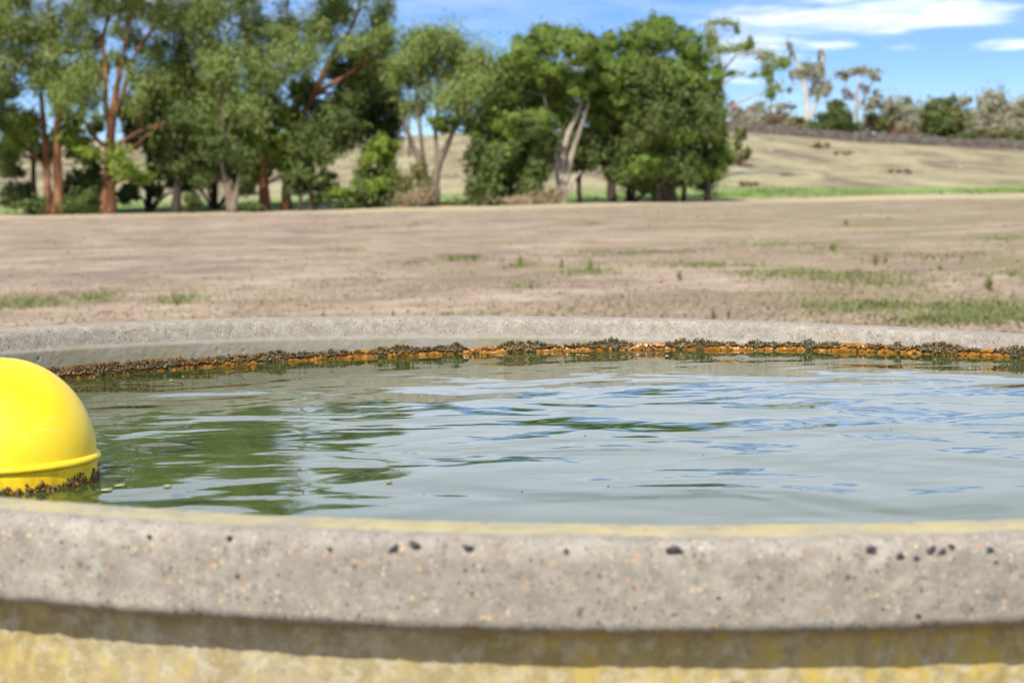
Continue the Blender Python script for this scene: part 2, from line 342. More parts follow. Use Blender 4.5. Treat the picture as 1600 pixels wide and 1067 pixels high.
w3 = t.noise(t.map(pos, loc=(1, 7, 0), scale=(0.4, 1, 1)), 48, 2, 0.5, 0.4)
calm = t.step(t.noise(pos, 2.0, 2, 0.5), 0.35, 0.65, 0.35, 1.0)
hgt = t.math('ADD', t.math('MULTIPLY', w1, 0.0090), t.math('MULTIPLY', calm, t.math('ADD', t.math('MULTIPLY', w2, 0.0010), t.math('MULTIPLY', w3, 0.00012))))
t.l.new(t.add('ShaderNodeBump', inp={'Strength': 1.0, 'Distance': 1.0, 'Height': hgt}).outputs[0], b.inputs['Normal'])
water = obj('water', mesh(np.array(WV), WF), mat=m, kind='structure', loc=(TC.x, TC.y, WATER_Z), label='rippled murky green water filling the round concrete tank')

# ------------------------------------------------------------------ algae at the waterline
am, t, b, pos = new_mat('wet_algae', 0.38, 0.4)
n1 = t.noise(pos, 60, 4, 0.6); n2 = t.noise(pos, 9, 3, 0.5)
t.l.new(t.mix(t.step(n2, 0.4, 0.6), t.ramp(n1, [(0.3, (0.06, 0.042, 0.014)), (0.55, (0.14, 0.085, 0.024)), (0.8, (0.26, 0.13, 0.03))]),
              t.ramp(n1, [(0.3, (0.055, 0.046, 0.018)), (0.7, (0.125, 0.10, 0.036))])), b.inputs['Base Color'])
om, t, b, pos = new_mat('orange_slime', 0.32, 0.4)
n1 = t.noise(pos, 70, 5, 0.65)
t.l.new(t.ramp(n1, [(0.25, (0.16, 0.045, 0.004)), (0.5, (0.36, 0.14, 0.009)), (0.75, (0.54, 0.25, 0.025))]), b.inputs['Base Color'])
bm_, t, b, pos = new_mat('rusty_algae', 0.36, 0.4)
n1 = t.noise(pos, 90, 4, 0.6)
t.l.new(t.ramp(n1, [(0.3, (0.09, 0.045, 0.012)), (0.5, (0.21, 0.085, 0.012)), (0.72, (0.38, 0.15, 0.015))]), b.inputs['Base Color'])
ra = np.linspace(math.radians(18), math.radians(166), 1500); nh = 12
BV = np.zeros((len(ra), nh, 3))
dz_w = WATER_Z - RIM_Z                                       # water height relative to the rim centre
def wall_pt(a, h, inset):                                    # point h above the water on the inner wall, world coordinates
    r = RI - inset; x, y = r * math.cos(a), r * math.sin(a)
    return Vector((TC.x + x, TC.y + y, WATER_Z + h))
for i, a in enumerate(ra):
    q = Vector((a * 8.0, 0.3, 1.7)); left = float(sstep(math.radians(105), math.radians(135), a))
    top = 0.0125 + 0.006 * mnoise.noise(q) + 0.004 * mnoise.noise(q * 5) - 0.003 * left
    for j in range(nh):
        f = j / (nh - 1)
        h = -0.006 + (top + 0.006) * f
        bul = 0.0045 * math.sin(math.pi * min(1, 0.15 + f * 0.85)) + 0.0025 * mnoise.noise(Vector((a * 95, h * 110, 0))) + 0.0015 * mnoise.noise(Vector((a * 260, h * 300, 3)))
        if j == nh - 1: bul = -0.004
        BV[i, j] = wall_pt(a, h, max(bul, -0.004))
i0 = np.arange(len(ra) - 1)[:, None] * nh + np.arange(nh - 1)[None]
BF = np.stack([i0, i0 + nh, i0 + nh + 1, i0 + 1], -1).reshape(-1, 4)
MI = np.array(MWI)
def to_tank(V):
    V = np.asarray(V).reshape(-1, 3); return V @ MI[:3, :3].T + MI[:3, 3]
obj('orange_slime', mesh(to_tank(BV), BF[:, ::-1]), tank, om, kind='stuff')
ra3 = np.linspace(math.radians(18), math.radians(166), 3000); nh3 = 14
MV = np.zeros((len(ra3), nh3, 3))
for i, a in enumerate(ra3):
    left = float(sstep(math.radians(108), math.radians(135), a))
    c = mnoise.noise(Vector((a * 14, 5, 2))) + 0.6 * mnoise.noise(Vector((a * 45, 1, 2)))
    hi = 0.0125 + 0.008 * c + 0.005 * mnoise.noise(Vector((a * 110, 7, 1))) + 0.004 * mnoise.noise(Vector((a * 330, 2, 9))) + 0.004 * left
    lo = 0.0055 - 0.020 * c + 0.004 * mnoise.noise(Vector((a * 75, 4, 4))) - 0.006 * left
    hi = max(hi, 0.004); lo = max(-0.004, min(lo, hi - 0.002))
    for j in range(nh3):
        f = j / (nh3 - 1); h = lo + (hi - lo) * f
        p = Vector((a * 1.1 * 260, h * 260, 0.5))
        bul = 0.0065 * math.sin(math.pi * f) ** 0.6 + 0.004 * mnoise.noise(p) * math.sin(math.pi * f) + 0.003 * mnoise.noise(p * 2.3)
        if j in (0, nh3 - 1): bul = -0.003
        MV[i, j] = wall_pt(a, h, max(bul, -0.003))
i0 = np.arange(len(ra3) - 1)[:, None] * nh3 + np.arange(nh3 - 1)[None]
obj('moss_band', mesh(to_tank(MV), np.stack([i0, i0 + 1, i0 + nh3 + 1, i0 + nh3], -1).reshape(-1, 4), False), tank, am, kind='stuff')
def clumps(n, f_den, zlo, zhi, s0, s1, mat, name):
    C, S = [], []
    while len(C) < n:
        a = random.uniform(math.radians(18), math.radians(166))
        left = float(sstep(math.radians(108), math.radians(135), a))
        cl_ = mnoise.noise(Vector((a * 14, 5, 2))) + 0.6 * mnoise.noise(Vector((a * 45, 1, 2)))
        if random.random() > f_den(cl_, left): continue
        h = zlo(left) + (zhi(left, cl_) - zlo(left)) * random.random()
        s = random.uniform(s0, s1)
        C.append(wall_pt(a, h, random.uniform(0.0, 0.006))); S.append(s)
    V, Fc = lumps([c[:] for c in C], S, ICO1, 0.32)
    obj(name, mesh(to_tank(V), Fc, False), tank, mat, kind='stuff')
clumps(4200, lambda c, l: min(1, max(0.05, 0.42 + c * 1.0 + 0.25 * l)), lambda l: 0.011 - 0.004 * l, lambda l, c: 0.0165 + 0.012 * max(-0.5, c) + 0.004 * l, 0.0006, 0.0020, am, 'algae_tufts')
clumps(900, lambda c, l: min(1, max(0.0, c * 1.6 - 0.1 + 0.25 * l)), lambda l: -0.001, lambda l, c: 0.014, 0.0007, 0.0022, am, 'algae_clumps')
clumps(2200, lambda c, l: 0.07 + 0.85 * l, lambda l: -0.001, lambda l, c: 0.016 + 0.008 * l, 0.0008, 0.0021, bm_, 'rusty_algae')
clumps(420, lambda c, l: 0.8, lambda l: -0.001, lambda l, c: 0.0025, 0.0012, 0.003, am, 'waterline_scum')

# ------------------------------------------------------------------ yellow float
ym, t, b, pos = new_mat('yellow_plastic', 0.42, 0.4)
n1 = t.noise(pos, 14, 5, 0.6); n2 = t.noise(pos, 90, 3, 0.6)
yc = t.mix(t.step(n1, 0.45, 0.75, 0.0, 0.5), (0.93, 0.65, 0.010), (0.92, 0.70, 0.05))
yc = t.mix(t.step(n2, 0.62, 0.75, 0.0, 0.25), yc, (0.80, 0.66, 0.25))
scr = t.noise(t.map(pos, scale=(1, 1, 7), rot=(0.3, 0.5, 0)), 26, 4, 0.7)
yc = t.mix(t.step(scr, 0.60, 0.72, 0.0, 0.35), yc, (0.88, 0.74, 0.32))
grime = t.noise(t.map(pos, scale=(1.6, 1.6, 0.6)), 30, 5, 0.7)
zf = t.add('ShaderNodeSeparateXYZ', inp={0: pos}).outputs[2]
yc = t.mix(t.math('MULTIPLY', t.step(zf, 0.032, 0.010, 0.0, 0.7), t.step(grime, 0.42, 0.66)), yc, (0.55, 0.27, 0.02))
yc = t.mix(t.step(t.noise(pos, 160, 3, 0.6), 0.68, 0.74, 0.0, 0.5), yc, (0.40, 0.27, 0.06))
t.l.new(yc, b.inputs['Base Color'])
t.l.new(t.add('ShaderNodeBump', inp={'Strength': 0.15, 'Distance': 0.004, 'Height': n1}).outputs[0], b.inputs['Normal'])
t.l.new(t.step(n1, 0.3, 0.7, 0.34, 0.5), b.inputs['Roughness'])
fc = on_z(4, 752, WATER_Z); FR = 149 * (fc.y) / F
flt = obj('float_ball', None, loc=fc, label='bright yellow plastic dome float bobbing at the edge of the tank', cat='float'); flt.empty_display_size = 0.1
def lathe(prof, n, name, parent, mat, z0=0):
    P = np.array(prof); q = np.linspace(0, 2 * math.pi, n, endpoint=False)
    V = np.stack([P[None, :, 0] * np.cos(q)[:, None], P[None, :, 0] * np.sin(q)[:, None], np.repeat(P[None, :, 1], n, 0)], -1).reshape(-1, 3)
    k = len(P); a0 = np.arange(n)[:, None]; a1 = (a0 + 1) % n; j = np.arange(k - 1)[None]
    return obj(name, mesh(V, np.stack([a0 * k + j, a1 * k + j, a1 * k + j + 1, a0 * k + j + 1], -1).reshape(-1, 4)), parent, mat)
zs = 0.0245
lathe([(max(1e-4, FR * 0.985 * math.cos(u)), zs + 0.004 + FR * 1.035 * math.sin(u)) for u in np.linspace(0, math.pi / 2, 48)], 128, 'dome', flt, ym)
lathe([(FR * 0.96, zs - 0.0045), (FR * 1.0, zs - 0.0038), (FR * 1.022, zs - 0.002), (FR * 1.03, zs), (FR * 1.022, zs + 0.0026), (FR * 1.0, zs + 0.0045), (FR * 0.96, zs + 0.005)], 128, 'seam_ring', flt, ym)
lathe([(1e-4, -0.07), (FR * 0.6, -0.06), (FR * 0.88, -0.03), (FR * 0.965, -0.005), (FR * 0.985, 0.01), (FR * 0.99, zs - 0.003)], 128, 'base_band', flt, ym)
for nm, mt, cnt, bias in (('algae_tufts', am, 1500, 0.50), ('rusty_algae', bm_, 1100, 0.45)):
    C, S = [], []
    for k in range(cnt):
        a = random.uniform(0, 2 * math.pi); d = mnoise.noise(Vector((math.cos(a) * 6, math.sin(a) * 6, 3))) + 0.5 * mnoise.noise(Vector((a * 20, 0, 1)))
        if random.random() > bias + d: continue
        h = random.random() ** 1.5 * (0.007 + 0.009 * max(0, d + 0.25)) - 0.001
        C.append((FR * 0.985 * math.cos(a), FR * 0.985 * math.sin(a), h)); S.append(random.uniform(0.0009, 0.0026))
    V, Fc = lumps(C, S, ICO1, 0.3); obj(nm, mesh(V, Fc, False), flt, mt, kind='stuff')

# bits floating on the water
leafm = simple('floating_leaf', (0.30, 0.32, 0.10), (0.46, 0.44, 0.22), 60, 0.6)
def leaf_mesh(L, Wd):
    pts = [(-L, 0, 0), (-L * .5, -Wd * .8, .0004), (0.1 * L, -Wd, .0008), (L * .7, -Wd * .5, .0004), (L, 0, 0), (L * .6, Wd * .6, .0006), (0, Wd, .001), (-L * .6, Wd * .6, .0005)]
    n = len(pts); V = [(x, y, z + .0014) for x, y, z in pts] + [(x * .96, y * .96, z) for x, y, z in pts]
    return mesh(np.array(V), [tuple(range(n)), tuple(range(2 * n - 1, n - 1, -1))] + [(i, n + i, n + (i + 1) % n, (i + 1) % n) for i in range(n)])
for px, py, L, wd, lab in [(167, 767, 9, 4, 'small cream leaf floating beside the yellow float'), (188, 760, 7, 4, 'small yellow-green leaf floating just right of the cream one'),
                           (262, 761, 7, 2.5, 'tiny pale leaf floating between the float and the near rim'), (608, 754, 5, 2.2, 'tiny pale yellow leaf floating alone in open water'), (268, 596, 4, 1.6, 'tiny white fleck floating near the far algae')]:
    p = on_z(px, py, WATER_Z); k = p.y / F
    o = obj('floating_leaf', leaf_mesh(L * k, wd * k * 3), mat=leafm, label=lab, cat='leaf', loc=p + Vector((0, 0, 0.0006))); o.rotation_euler = (0, 0, random.uniform(-.6, .6))
C, S = [], []
for px, py in [(177, 660), (158, 682), (1405, 625), (1500, 655), (1392, 671), (1234, 671), (914, 681), (640, 634), (698, 625), (697, 717), (540, 640), (950, 760), (1180, 700), (1330, 600)] + [(random.uniform(300, 1590), random.uniform(585, 790)) for k in range(6)]:
    p = on_z(px, py, WATER_Z); C.append(p[:]); S.append(random.uniform(0.0006, 0.0012))
V, Fc = lumps(C, S, ICO1, 0.25); obj('floating_specks', mesh(V, Fc), mat=am, kind='stuff', label='dark specks of debris scattered over the water', cat='debris')

# ------------------------------------------------------------------ trees
def foliage(name, cols, trans=0.22, rough=0.55):
    m, t, b, pos = new_mat(name, rough, 0.25)
    g = t.add('ShaderNodeNewGeometry'); pos = g.outputs['Position']
    n = t.noise(pos, 0.7, 3, 0.6); n2 = t.noise(pos, 6.0, 2, 0.6)
    v = t.math('ADD', t.math('MULTIPLY', n, 0.55), t.math('MULTIPLY', n2, 0.45))
    c = t.ramp(v, [(0.34, cols[0]), (0.5, cols[1]), (0.66, cols[2])])
    t.l.new(c, b.inputs['Base Color'])
    tr = t.add('ShaderNodeBsdfTranslucent', inp={'Color': c})
    mx = t.add('ShaderNodeMixShader', inp={0: trans, 1: b.outputs[0], 2: tr.outputs[0]})
    t.l.new(mx.outputs[0], t.n['Material Output'].inputs[0]); return m
LEAF = {
    'gum': foliage('gum_leaves', [(0.155, 0.215, 0.050), (0.235, 0.305, 0.080), (0.35, 0.40, 0.155)]),
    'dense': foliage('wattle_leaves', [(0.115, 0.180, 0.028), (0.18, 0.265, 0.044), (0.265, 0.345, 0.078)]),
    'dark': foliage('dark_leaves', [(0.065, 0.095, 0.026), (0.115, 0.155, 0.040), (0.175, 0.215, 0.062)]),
    'bright': foliage('bright_leaves', [(0.14, 0.205, 0.026), (0.21, 0.295, 0.040), (0.30, 0.37, 0.070)]),
    'olive': foliage('olive_leaves', [(0.125, 0.13, 0.040), (0.195, 0.195, 0.065), (0.275, 0.265, 0.11)]),
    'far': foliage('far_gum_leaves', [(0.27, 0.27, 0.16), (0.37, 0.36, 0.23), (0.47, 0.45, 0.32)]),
    'rust': foliage('rusty_twigs', [(0.17, 0.105, 0.055), (0.26, 0.165, 0.09), (0.36, 0.25, 0.155)]),
    'straw': foliage('straw_blades', [(0.27, 0.205, 0.115), (0.40, 0.315, 0.19), (0.52, 0.43, 0.28)], 0.2),
    'green': foliage('green_blades', [(0.14, 0.165, 0.05), (0.20, 0.235, 0.07), (0.30, 0.30, 0.13)], 0.3),
}
def barkm(name, a, bq, c):
    m, t, b, pos = new_mat(name, 0.85, 0.2)
    pos = t.add('ShaderNodeNewGeometry').outputs['Position']
    n = t.noise(t.map(pos, scale=(1.6, 1.6, 0.28)), 1.6, 6, 0.65)
    t.l.new(t.ramp(n, [(0.3, a), (0.5, bq), (0.68, c)]), b.inputs['Base Color'])
    t.l.new(t.add('ShaderNodeBump', inp={'Strength': 0.8, 'Distance': 0.06, 'Height': n}).outputs[0], b.inputs['Normal']); return m
BARK = {'red': barkm('red_bark', (0.045, 0.026, 0.018), (0.14, 0.058, 0.028), (0.38, 0.20, 0.11)), 'dark': barkm('dark_bark', (0.03, 0.024, 0.02), (0.065, 0.05, 0.04), (0.13, 0.10, 0.08)),
        'pale': barkm('pale_bark', (0.23, 0.185, 0.14), (0.39, 0.33, 0.27), (0.54, 0.48, 0.41)), 'brown': barkm('brown_bark', (0.09, 0.065, 0.045), (0.18, 0.135, 0.10), (0.30, 0.235, 0.175)),
        'white': barkm('white_bark', (0.40, 0.37, 0.33), (0.58, 0.55, 0.51), (0.70, 0.68, 0.64))}
def tube(pts, n=8):
    """tapering, slightly crooked limb through (x, y, z, radius) points"""
    P = np.array(pts, float); u = np.concatenate([[0], np.cumsum(np.linalg.norm(np.diff(P[:, :3], axis=0), axis=1))])
    k = max(4, min(40, len(P) * 4)); s = np.linspace(0, u[-1], k); Q = np.stack([np.interp(s, u, P[:, i]) for i in range(4)], -1)
    for _ in range(2): Q[1:-1] = (Q[:-2] + 2 * Q[1:-1] + Q[2:]) / 4
    V, Fc = [], []
    prev = Vector((1, 0, 0))
    for i in range(k):
        d = Vector(Q[min(i + 1, k - 1), :3] - Q[max(i - 1, 0), :3]).normalized()
        a = (prev - d * prev.dot(d)); a = a.normalized() if a.length > 1e-4 else d.orthogonal().normalized(); prev = a; bb = d.cross(a)
        for j in range(n):
            q = 2 * math.pi * j / n; r = Q[i, 3] * random.uniform(0.86, 1.14)
            V.append(Vector(Q[i, :3]) + (a * math.cos(q) + bb * math.sin(q)) * r)
    for i in range(k - 1):
        for j in range(n):
            j2 = (j + 1) % n; Fc.append((i * n + j, i * n + j2, (i + 1) * n + j2, (i + 1) * n + j))
    V.append(Vector(Q[-1, :3])); e = len(V) - 1
    for j in range(n): Fc.append(((k - 1) * n + j, (k - 1) * n + (j + 1) % n, e))
    V.append(Vector(Q[0, :3])); e = len(V) - 1
    for j in range(n): Fc.append((e, (j + 1) % n, j))
    return [v[:] for v in V], Fc
def leaves(blobs, lsize, lwid, dens, droop, clump, shell=0.5, outward=0.7):
    """leaf-sized faces in clumps through the crown's volume; blobs: world (x, y, z, rx, ry, rz, px area)"""
    QV = []
    for (x, y, z, rx, ry, rz, ar) in blobs:
        n = int(ar * dens); nc = max(6, int(ar / (26 if shell > 0.5 else 75)))
        d = RNG.normal(size=(nc, 3)); d /= np.linalg.norm(d, axis=1)[:, None]
        cc = d * (shell + (1 - shell) * RNG.random((nc, 1)) ** 0.5) * 0.95
        wt = RNG.uniform(0.35, 1.4, nc); wt /= wt.sum()
        idx = RNG.choice(nc, n, p=wt)
        P = cc[idx] + RNG.normal(0, clump, (n, 3)) * (RNG.uniform(0.45, 1.5, (nc, 1)) * (np.array([1.0, 1.0, 1.0 + 0.5 * max(0, droop)]) * RNG.uniform(0.7, 1.3, (nc, 3))))[idx]
        out = P + np.array([0, 0, 0.25]); out /= np.linalg.norm(out, axis=1)[:, None] + 1e-6
        nrm = out * outward + RNG.normal(0, 0.55, (n, 3)); nrm /= np.linalg.norm(nrm, axis=1)[:, None]
        W_ = P * np.array([rx, ry, rz]) + np.array([x, y, z])
        rnd = RNG.normal(size=(n, 3)); rnd[:, 2] -= droop
        tdir = rnd - nrm * np.sum(rnd * nrm, 1)[:, None]; tdir /= np.linalg.norm(tdir, axis=1)[:, None] + 1e-6
        sdir = np.cross(nrm, tdir)
        L = lsize * RNG.uniform(0.6, 1.35, (n, 1)); Wd = L * lwid
        bend = nrm * L * 0.12
        QV.append(np.stack([W_ - tdir * L * .5, W_ + sdir * Wd * .5 + bend, W_ + tdir * L * .5, W_ - sdir * Wd * .5 + bend], 1))
    Q = np.concatenate(QV).reshape(-1, 3)
    return mesh(Q, np.arange(len(Q)).reshape(-1, 4), False)
STYLE = {  # leaf length, width ratio, density per px2, droop, clump spread, shell, outward
    'gum': (0.21, 0.42, 1.5, 1.0, 0.32, 0.15, 0.85), 'dense': (0.18, 0.6, 3.0, 0.0, 0.17, 0.55, 1.5), 'dark': (0.23, 0.55, 1.8, 0.3, 0.22, 0.3, 0.8),
    'bright': (0.22, 0.55, 1.8, 0.4, 0.2, 0.45, 0.9), 'olive': (0.25, 0.5, 1.5, 0.3, 0.22, 0.4, 0.8), 'far': (0.5, 0.45, 1.3, 0.5, 0.25, 0.3, 0.7), 'rust': (0.5, 0.24, 1.4, 0.0, 0.27, 0.2, 0.4), 'straw': (0.35, 0.16, 1.6, -1.4, 0.3, 0.1, 0.1)}
def tree(name, label, cat, Y, bark, stems, crowns, group=None, depth=1.0, twigs=True, base=None):
    """stems: lists of (px, py, radius px); crowns: {leaf kind: [(px, py, rx, ry), ...]} measured on the photograph at depth Y"""
    k = Y / F
    bx = at(stems[0][0][0], stems[0][0][1], Y) if stems else at(base, 320, Y)
    root_p = Vector((bx.x, Y, float(ground_z(bx.x, Y))))
    root = obj(name, None, loc=root_p, label=label, cat=cat, group=group); root.empty_display_size = 0.5
    allb = [b_ for bl in crowns.values() for b_ in bl]
    cxm = sum(b_[0] for b_ in allb) / max(1, len(allb)); half = max([abs(b_[0] - cxm) for b_ in allb] + [10])
    lines = []
    for si, st in enumerate(stems):
        pts = []; drift = random.uniform(-1, 1) * 0.012 * (si > 0)
        y0 = 0.0
        for qi, (px, py, r) in enumerate(st):
            y0 += drift * (abs(st[qi][1] - st[max(0, qi - 1)][1]) * k * 10)
            p = at(px, py, Y + y0)
            if si == 0 and qi == 0: p.z = root_p.z - 0.15
            elif qi == 0 and py > 300: p.z = min(p.z, float(ground_z(p.x, p.y)) - 0.1)
            pts.append((p.x - root_p.x, p.y - root_p.y, p.z - root_p.z, r * k * (0.88 if py > 240 else 0.72)))
        if pts[0][2] <= 0.0:                                   # root flare
            x, y, z, r = pts[0]; pts[0] = (x, y, z, r * 1.35)
        V, Fc = tube(pts, 10)
        obj('trunk' if si == 0 else 'limb', mesh(np.array(V), Fc), root, BARK[bark]); lines += pts
    tips = []
    for kind, bl in crowns.items():
        wb = []
        for (px, py, rx, ry) in bl:
            off = (px - cxm) / (half + 20)
            dy = random.uniform(-1, 1) * math.sqrt(max(0.05, 1 - off * off)) * half * k * 0.75 * depth
            p = at(px, py, Y + dy)
            ryd = (rx * 0.6 + ry * 0.4) * k
            wb.append((p.x - root_p.x, p.y - root_p.y, p.z - root_p.z, rx * k, ryd, ry * k, rx * ry)); tips.append(wb[-1])
        s = STYLE[kind]
        for (x, y, z, rx, ry, rz, ar) in list(wb):
            for _ in range(2):
                f = random.uniform(0.5, 0.8); d = Vector((random.gauss(0, 1), random.gauss(0, 1.4), random.gauss(0, 0.8))).normalized() * 0.72
                wb.append((x + d.x * rx, y + d.y * ry * 1.5, z + d.z * rz, rx * f, ry * f, rz * f, ar * f * f))
        obj('crown' if kind == list(crowns)[0] else 'foliage', leaves(wb, s[0] * (max(1.0, Y / 114) ** 0.9 if kind not in ('far', 'rust') else 1.0), s[1], s[2], s[3], s[4], s[5], s[6]), root, LEAF[kind])
    if twigs and lines and tips:
        for tb in tips:
            c0 = Vector(tb[:3]); best = min(lines, key=lambda q: (Vector(q[:3]) - c0).length + (6 if q[2] > c0.z else 0) + (4 if q[2] < 1.5 else 0))
            a = Vector(best[:3]); r = min(best[3] * 0.55, 0.11)
            mid_ = a.lerp(c0, 0.5) + Vector((random.uniform(-.3, .3), random.uniform(-.3, .3), random.uniform(0, .4)))
            v, f = tube([(*a, r), (*mid_, r * .7), (*c0, r * .4), (*(c0 + (c0 - mid_) * 0.5), 0.012)], 6)
            obj('branch', mesh(np.array(v), f), root, BARK[bark])
    return root
G1, G2 = 'tall trees along the paddock edge', 'trees and shrubs on the ridge'
tree('gum_tree', 'dark gum at the far left edge, its leaves hanging into the frame', 'tree', 110, 'brown', [[(-45, 338, 9), (-40, 250, 8), (-30, 150, 6), (-20, 20, 4), (-25, -90, 3)]],
     {'gum': [(-20, 20, 48, 55), (2, 110, 26, 30), (-30, -80, 65, 50), (8, 45, 26, 26), (-60, 60, 50, 60)], 'dark': [(-14, 170, 36, 36), (0, 135, 25, 22), (-5, 255, 28, 20)]}, G1)
tree('gum_tree', 'gum with twin slender red trunks side by side, second tree from the left edge', 'tree', 112, 'red', [[(90, 335, 10), (91, 280, 8), (88, 210, 8), (93, 160, 7), (88, 100, 5), (78, 30, 3), (70, -70, 2)], [(76, 335, 7), (73, 260, 6), (68, 190, 6), (64, 150, 5), (58, 80, 3)], [(93, 160, 4), (110, 130, 3), (125, 90, 2)]],
     {'gum': [(60, 45, 42, 28), (100, 32, 32, 30), (48, 92, 34, 22), (92, 72, 32, 22), (28, 58, 22, 22), (122, 122, 36, 26), (105, 152, 32, 20), (22, 0, 36, 26), (70, -60, 66, 46), (40, -125, 56, 36), (78, 125, 24, 20), (60, 128, 20, 18), (95, 112, 22, 18)], 'bright': [(30, 222, 26, 24), (112, 218, 26, 15), (50, 190, 18, 12)]}, G1)
tree('gum_tree', 'big gum with one thick rust-red trunk forking low into many limbs', 'tree', 111, 'red', [[(168, 335, 13), (171, 290, 11), (171, 230, 10), (173, 196, 10), (180, 150, 7), (186, 120, 6), (198, 60, 4), (205, 0, 3), (205, -110, 2)],
     [(172, 205, 6), (164, 160, 6), (166, 120, 5), (163, 85, 5), (158, 65, 4), (168, 33, 4), (172, -20, 3), (160, -100, 2)], [(174, 192, 6), (190, 155, 5), (198, 125, 5), (212, 82, 4), (236, 49, 4), (262, 16, 3), (275, -40, 2)],
     [(170, 230, 5), (157, 224, 5), (141, 207, 4), (128, 180, 2)], [(174, 235, 5), (185, 225, 5), (223, 203, 4), (262, 190, 3)], [(195, 240, 3), (215, 225, 3), (235, 208, 3), (250, 195, 2)]],
     {'gum': [(190, 48, 20, 14), (186, 98, 20, 18), (215, 62, 20, 14), (150, 5, 38, 24), (205, 18, 40, 22), (255, 22, 40, 26), (238, 80, 26, 22), (128, 140, 40, 36), (150, 105, 22, 20), (250, 118, 36, 26), (226, 132, 26, 26), (200, -62, 86, 46), (150, -135, 66, 42), (245, -115, 60, 38), (140, 60, 20, 24), (210, 165, 22, 14)], 'bright': [(200, 252, 30, 20), (222, 278, 20, 12), (140, 235, 20, 12)]}, G1)
tree('gum_tree', 'grey-green bushy gum with a dark trunk just right of the rust-red one', 'tree', 113, 'dark', [[(274, 333, 8), (278, 290, 6), (272, 230, 5), (270, 150, 4), (285, 60, 3)], [(277, 280, 4), (295, 240, 3), (305, 200, 3)]],
     {'gum': [(268, 128, 46, 40), (240, 165, 32, 28), (302, 72, 42, 36), (290, 120, 30, 30), (310, 20, 36, 28), (290, -50, 50, 40)], 'dark': [(292, 200, 42, 38), (258, 205, 34, 30), (312, 255, 28, 24), (275, 255, 30, 20), (240, 230, 24, 18), (320, 160, 26, 30)]}, G1)
tree('gum_tree', 'gum with a short crooked pale-brown trunk leaning out at its foot', 'tree', 110, 'brown', [[(364, 333, 9), (362, 312, 8), (352, 285, 6), (346, 240, 5), (350, 150, 4), (340, 30, 3)], [(360, 312, 5), (374, 285, 5), (376, 250, 3)]],
     {'gum': [(350, 228, 32, 22), (340, 172, 40, 36), (368, 112, 40, 40), (330, 22, 36, 28), (355, -32, 56, 46), (335, 90, 30, 34), (385, 165, 28, 26)], 'dark': [(330, 225, 26, 22), (385, 240, 28, 26), (320, 285, 18, 14)]}, G1)
tree('gum_tree', 'tall gum whose orange upper trunk runs out of the top of the picture', 'tree', 112, 'red', [[(414, 332, 9), (412, 290, 8), (405, 200, 6), (393, 80, 5), (380, 40, 5), (370, 0, 4), (360, -100, 3)], [(405, 200, 4), (425, 150, 3), (440, 90, 3), (450, 10, 3), (455, -60, 2)]],
     {'gum': [(402, 62, 40, 34), (440, 42, 40, 30), (462, 88, 40, 30), (420, 128, 44, 36), (350, -100, 66, 56), (425, -62, 50, 36), (395, -150, 46, 34)], 'bright': [(420, 205, 40, 34), (402, 248, 36, 26), (445, 235, 36, 26), (465, 262, 24, 16)], 'dark': [(395, 180, 36, 28), (390, 290, 24, 14)]}, G1)
tree('gum_tree', 'gum with a straight dark-red trunk and two bare orange boughs reaching right', 'tree', 113, 'red', [[(447, 331, 8), (447, 290, 7), (455, 220, 6), (478, 170, 6), (490, 150, 7), (506, 115, 7), (520, 85, 5), (538, 65, 4), (560, 20, 3), (570, -50, 2)], [(490, 148, 6), (520, 131, 5), (555, 110, 5), (580, 86, 4), (592, 70, 3)]],
     {'gum': [(498, 45, 36, 34), (522, 15, 34, 30), (545, 72, 26, 16), (582, 58, 38, 24), (590, 20, 22, 34), (572, -30, 34, 34), (515, -55, 46, 36), (600, 100, 38, 34)], 'dark': [(505, 182, 42, 26), (488, 222, 36, 28), (465, 180, 28, 26), (545, 150, 36, 26), (470, 140, 28, 22)]}, G1)
tree('small_tree', 'small dark tree on thin black stems right of the dark-red trunk', 'tree', 111, 'dark', [[(487, 332, 4), (487, 270, 4), (491, 225, 3), (505, 195, 2)], [(469, 332, 2), (470, 280, 2), (476, 240, 1.5)], [(487, 290, 2.5), (505, 265, 2), (520, 240, 1.5)]],
     {'dark': [(500, 235, 44, 24), (525, 195, 38, 28), (472, 272, 26, 16), (540, 215, 26, 16), (500, 275, 26, 14), (515, 300, 34, 12), (460, 295, 18, 12), (475, 245, 26, 18)]}, G1)
tree('dark_tree', 'tall dark tree filling the gap behind the small bushy one', 'tree', 117, 'dark', [[(577, 326, 5), (576, 200, 5), (582, 120, 4), (585, 40, 3)]],
     {'dark': [(570, 150, 42, 46), (602, 190, 30, 36), (560, 112, 38, 26), (600, 140, 28, 34), (560, 195, 28, 26), (620, 170, 20, 26)]}, G1)
tree('bushy_tree', 'small round bushy tree with leaves almost to the ground, before the gap', 'tree', 110, 'dark', [[(590, 329, 4), (590, 300, 3), (590, 250, 3), (592, 225, 2)]],
     {'bright': [(588, 248, 28, 30), (608, 228, 20, 14), (585, 285, 30, 26)], 'dark': [(570, 290, 24, 24), (610, 275, 20, 30), (590, 318, 30, 12)]}, G1)
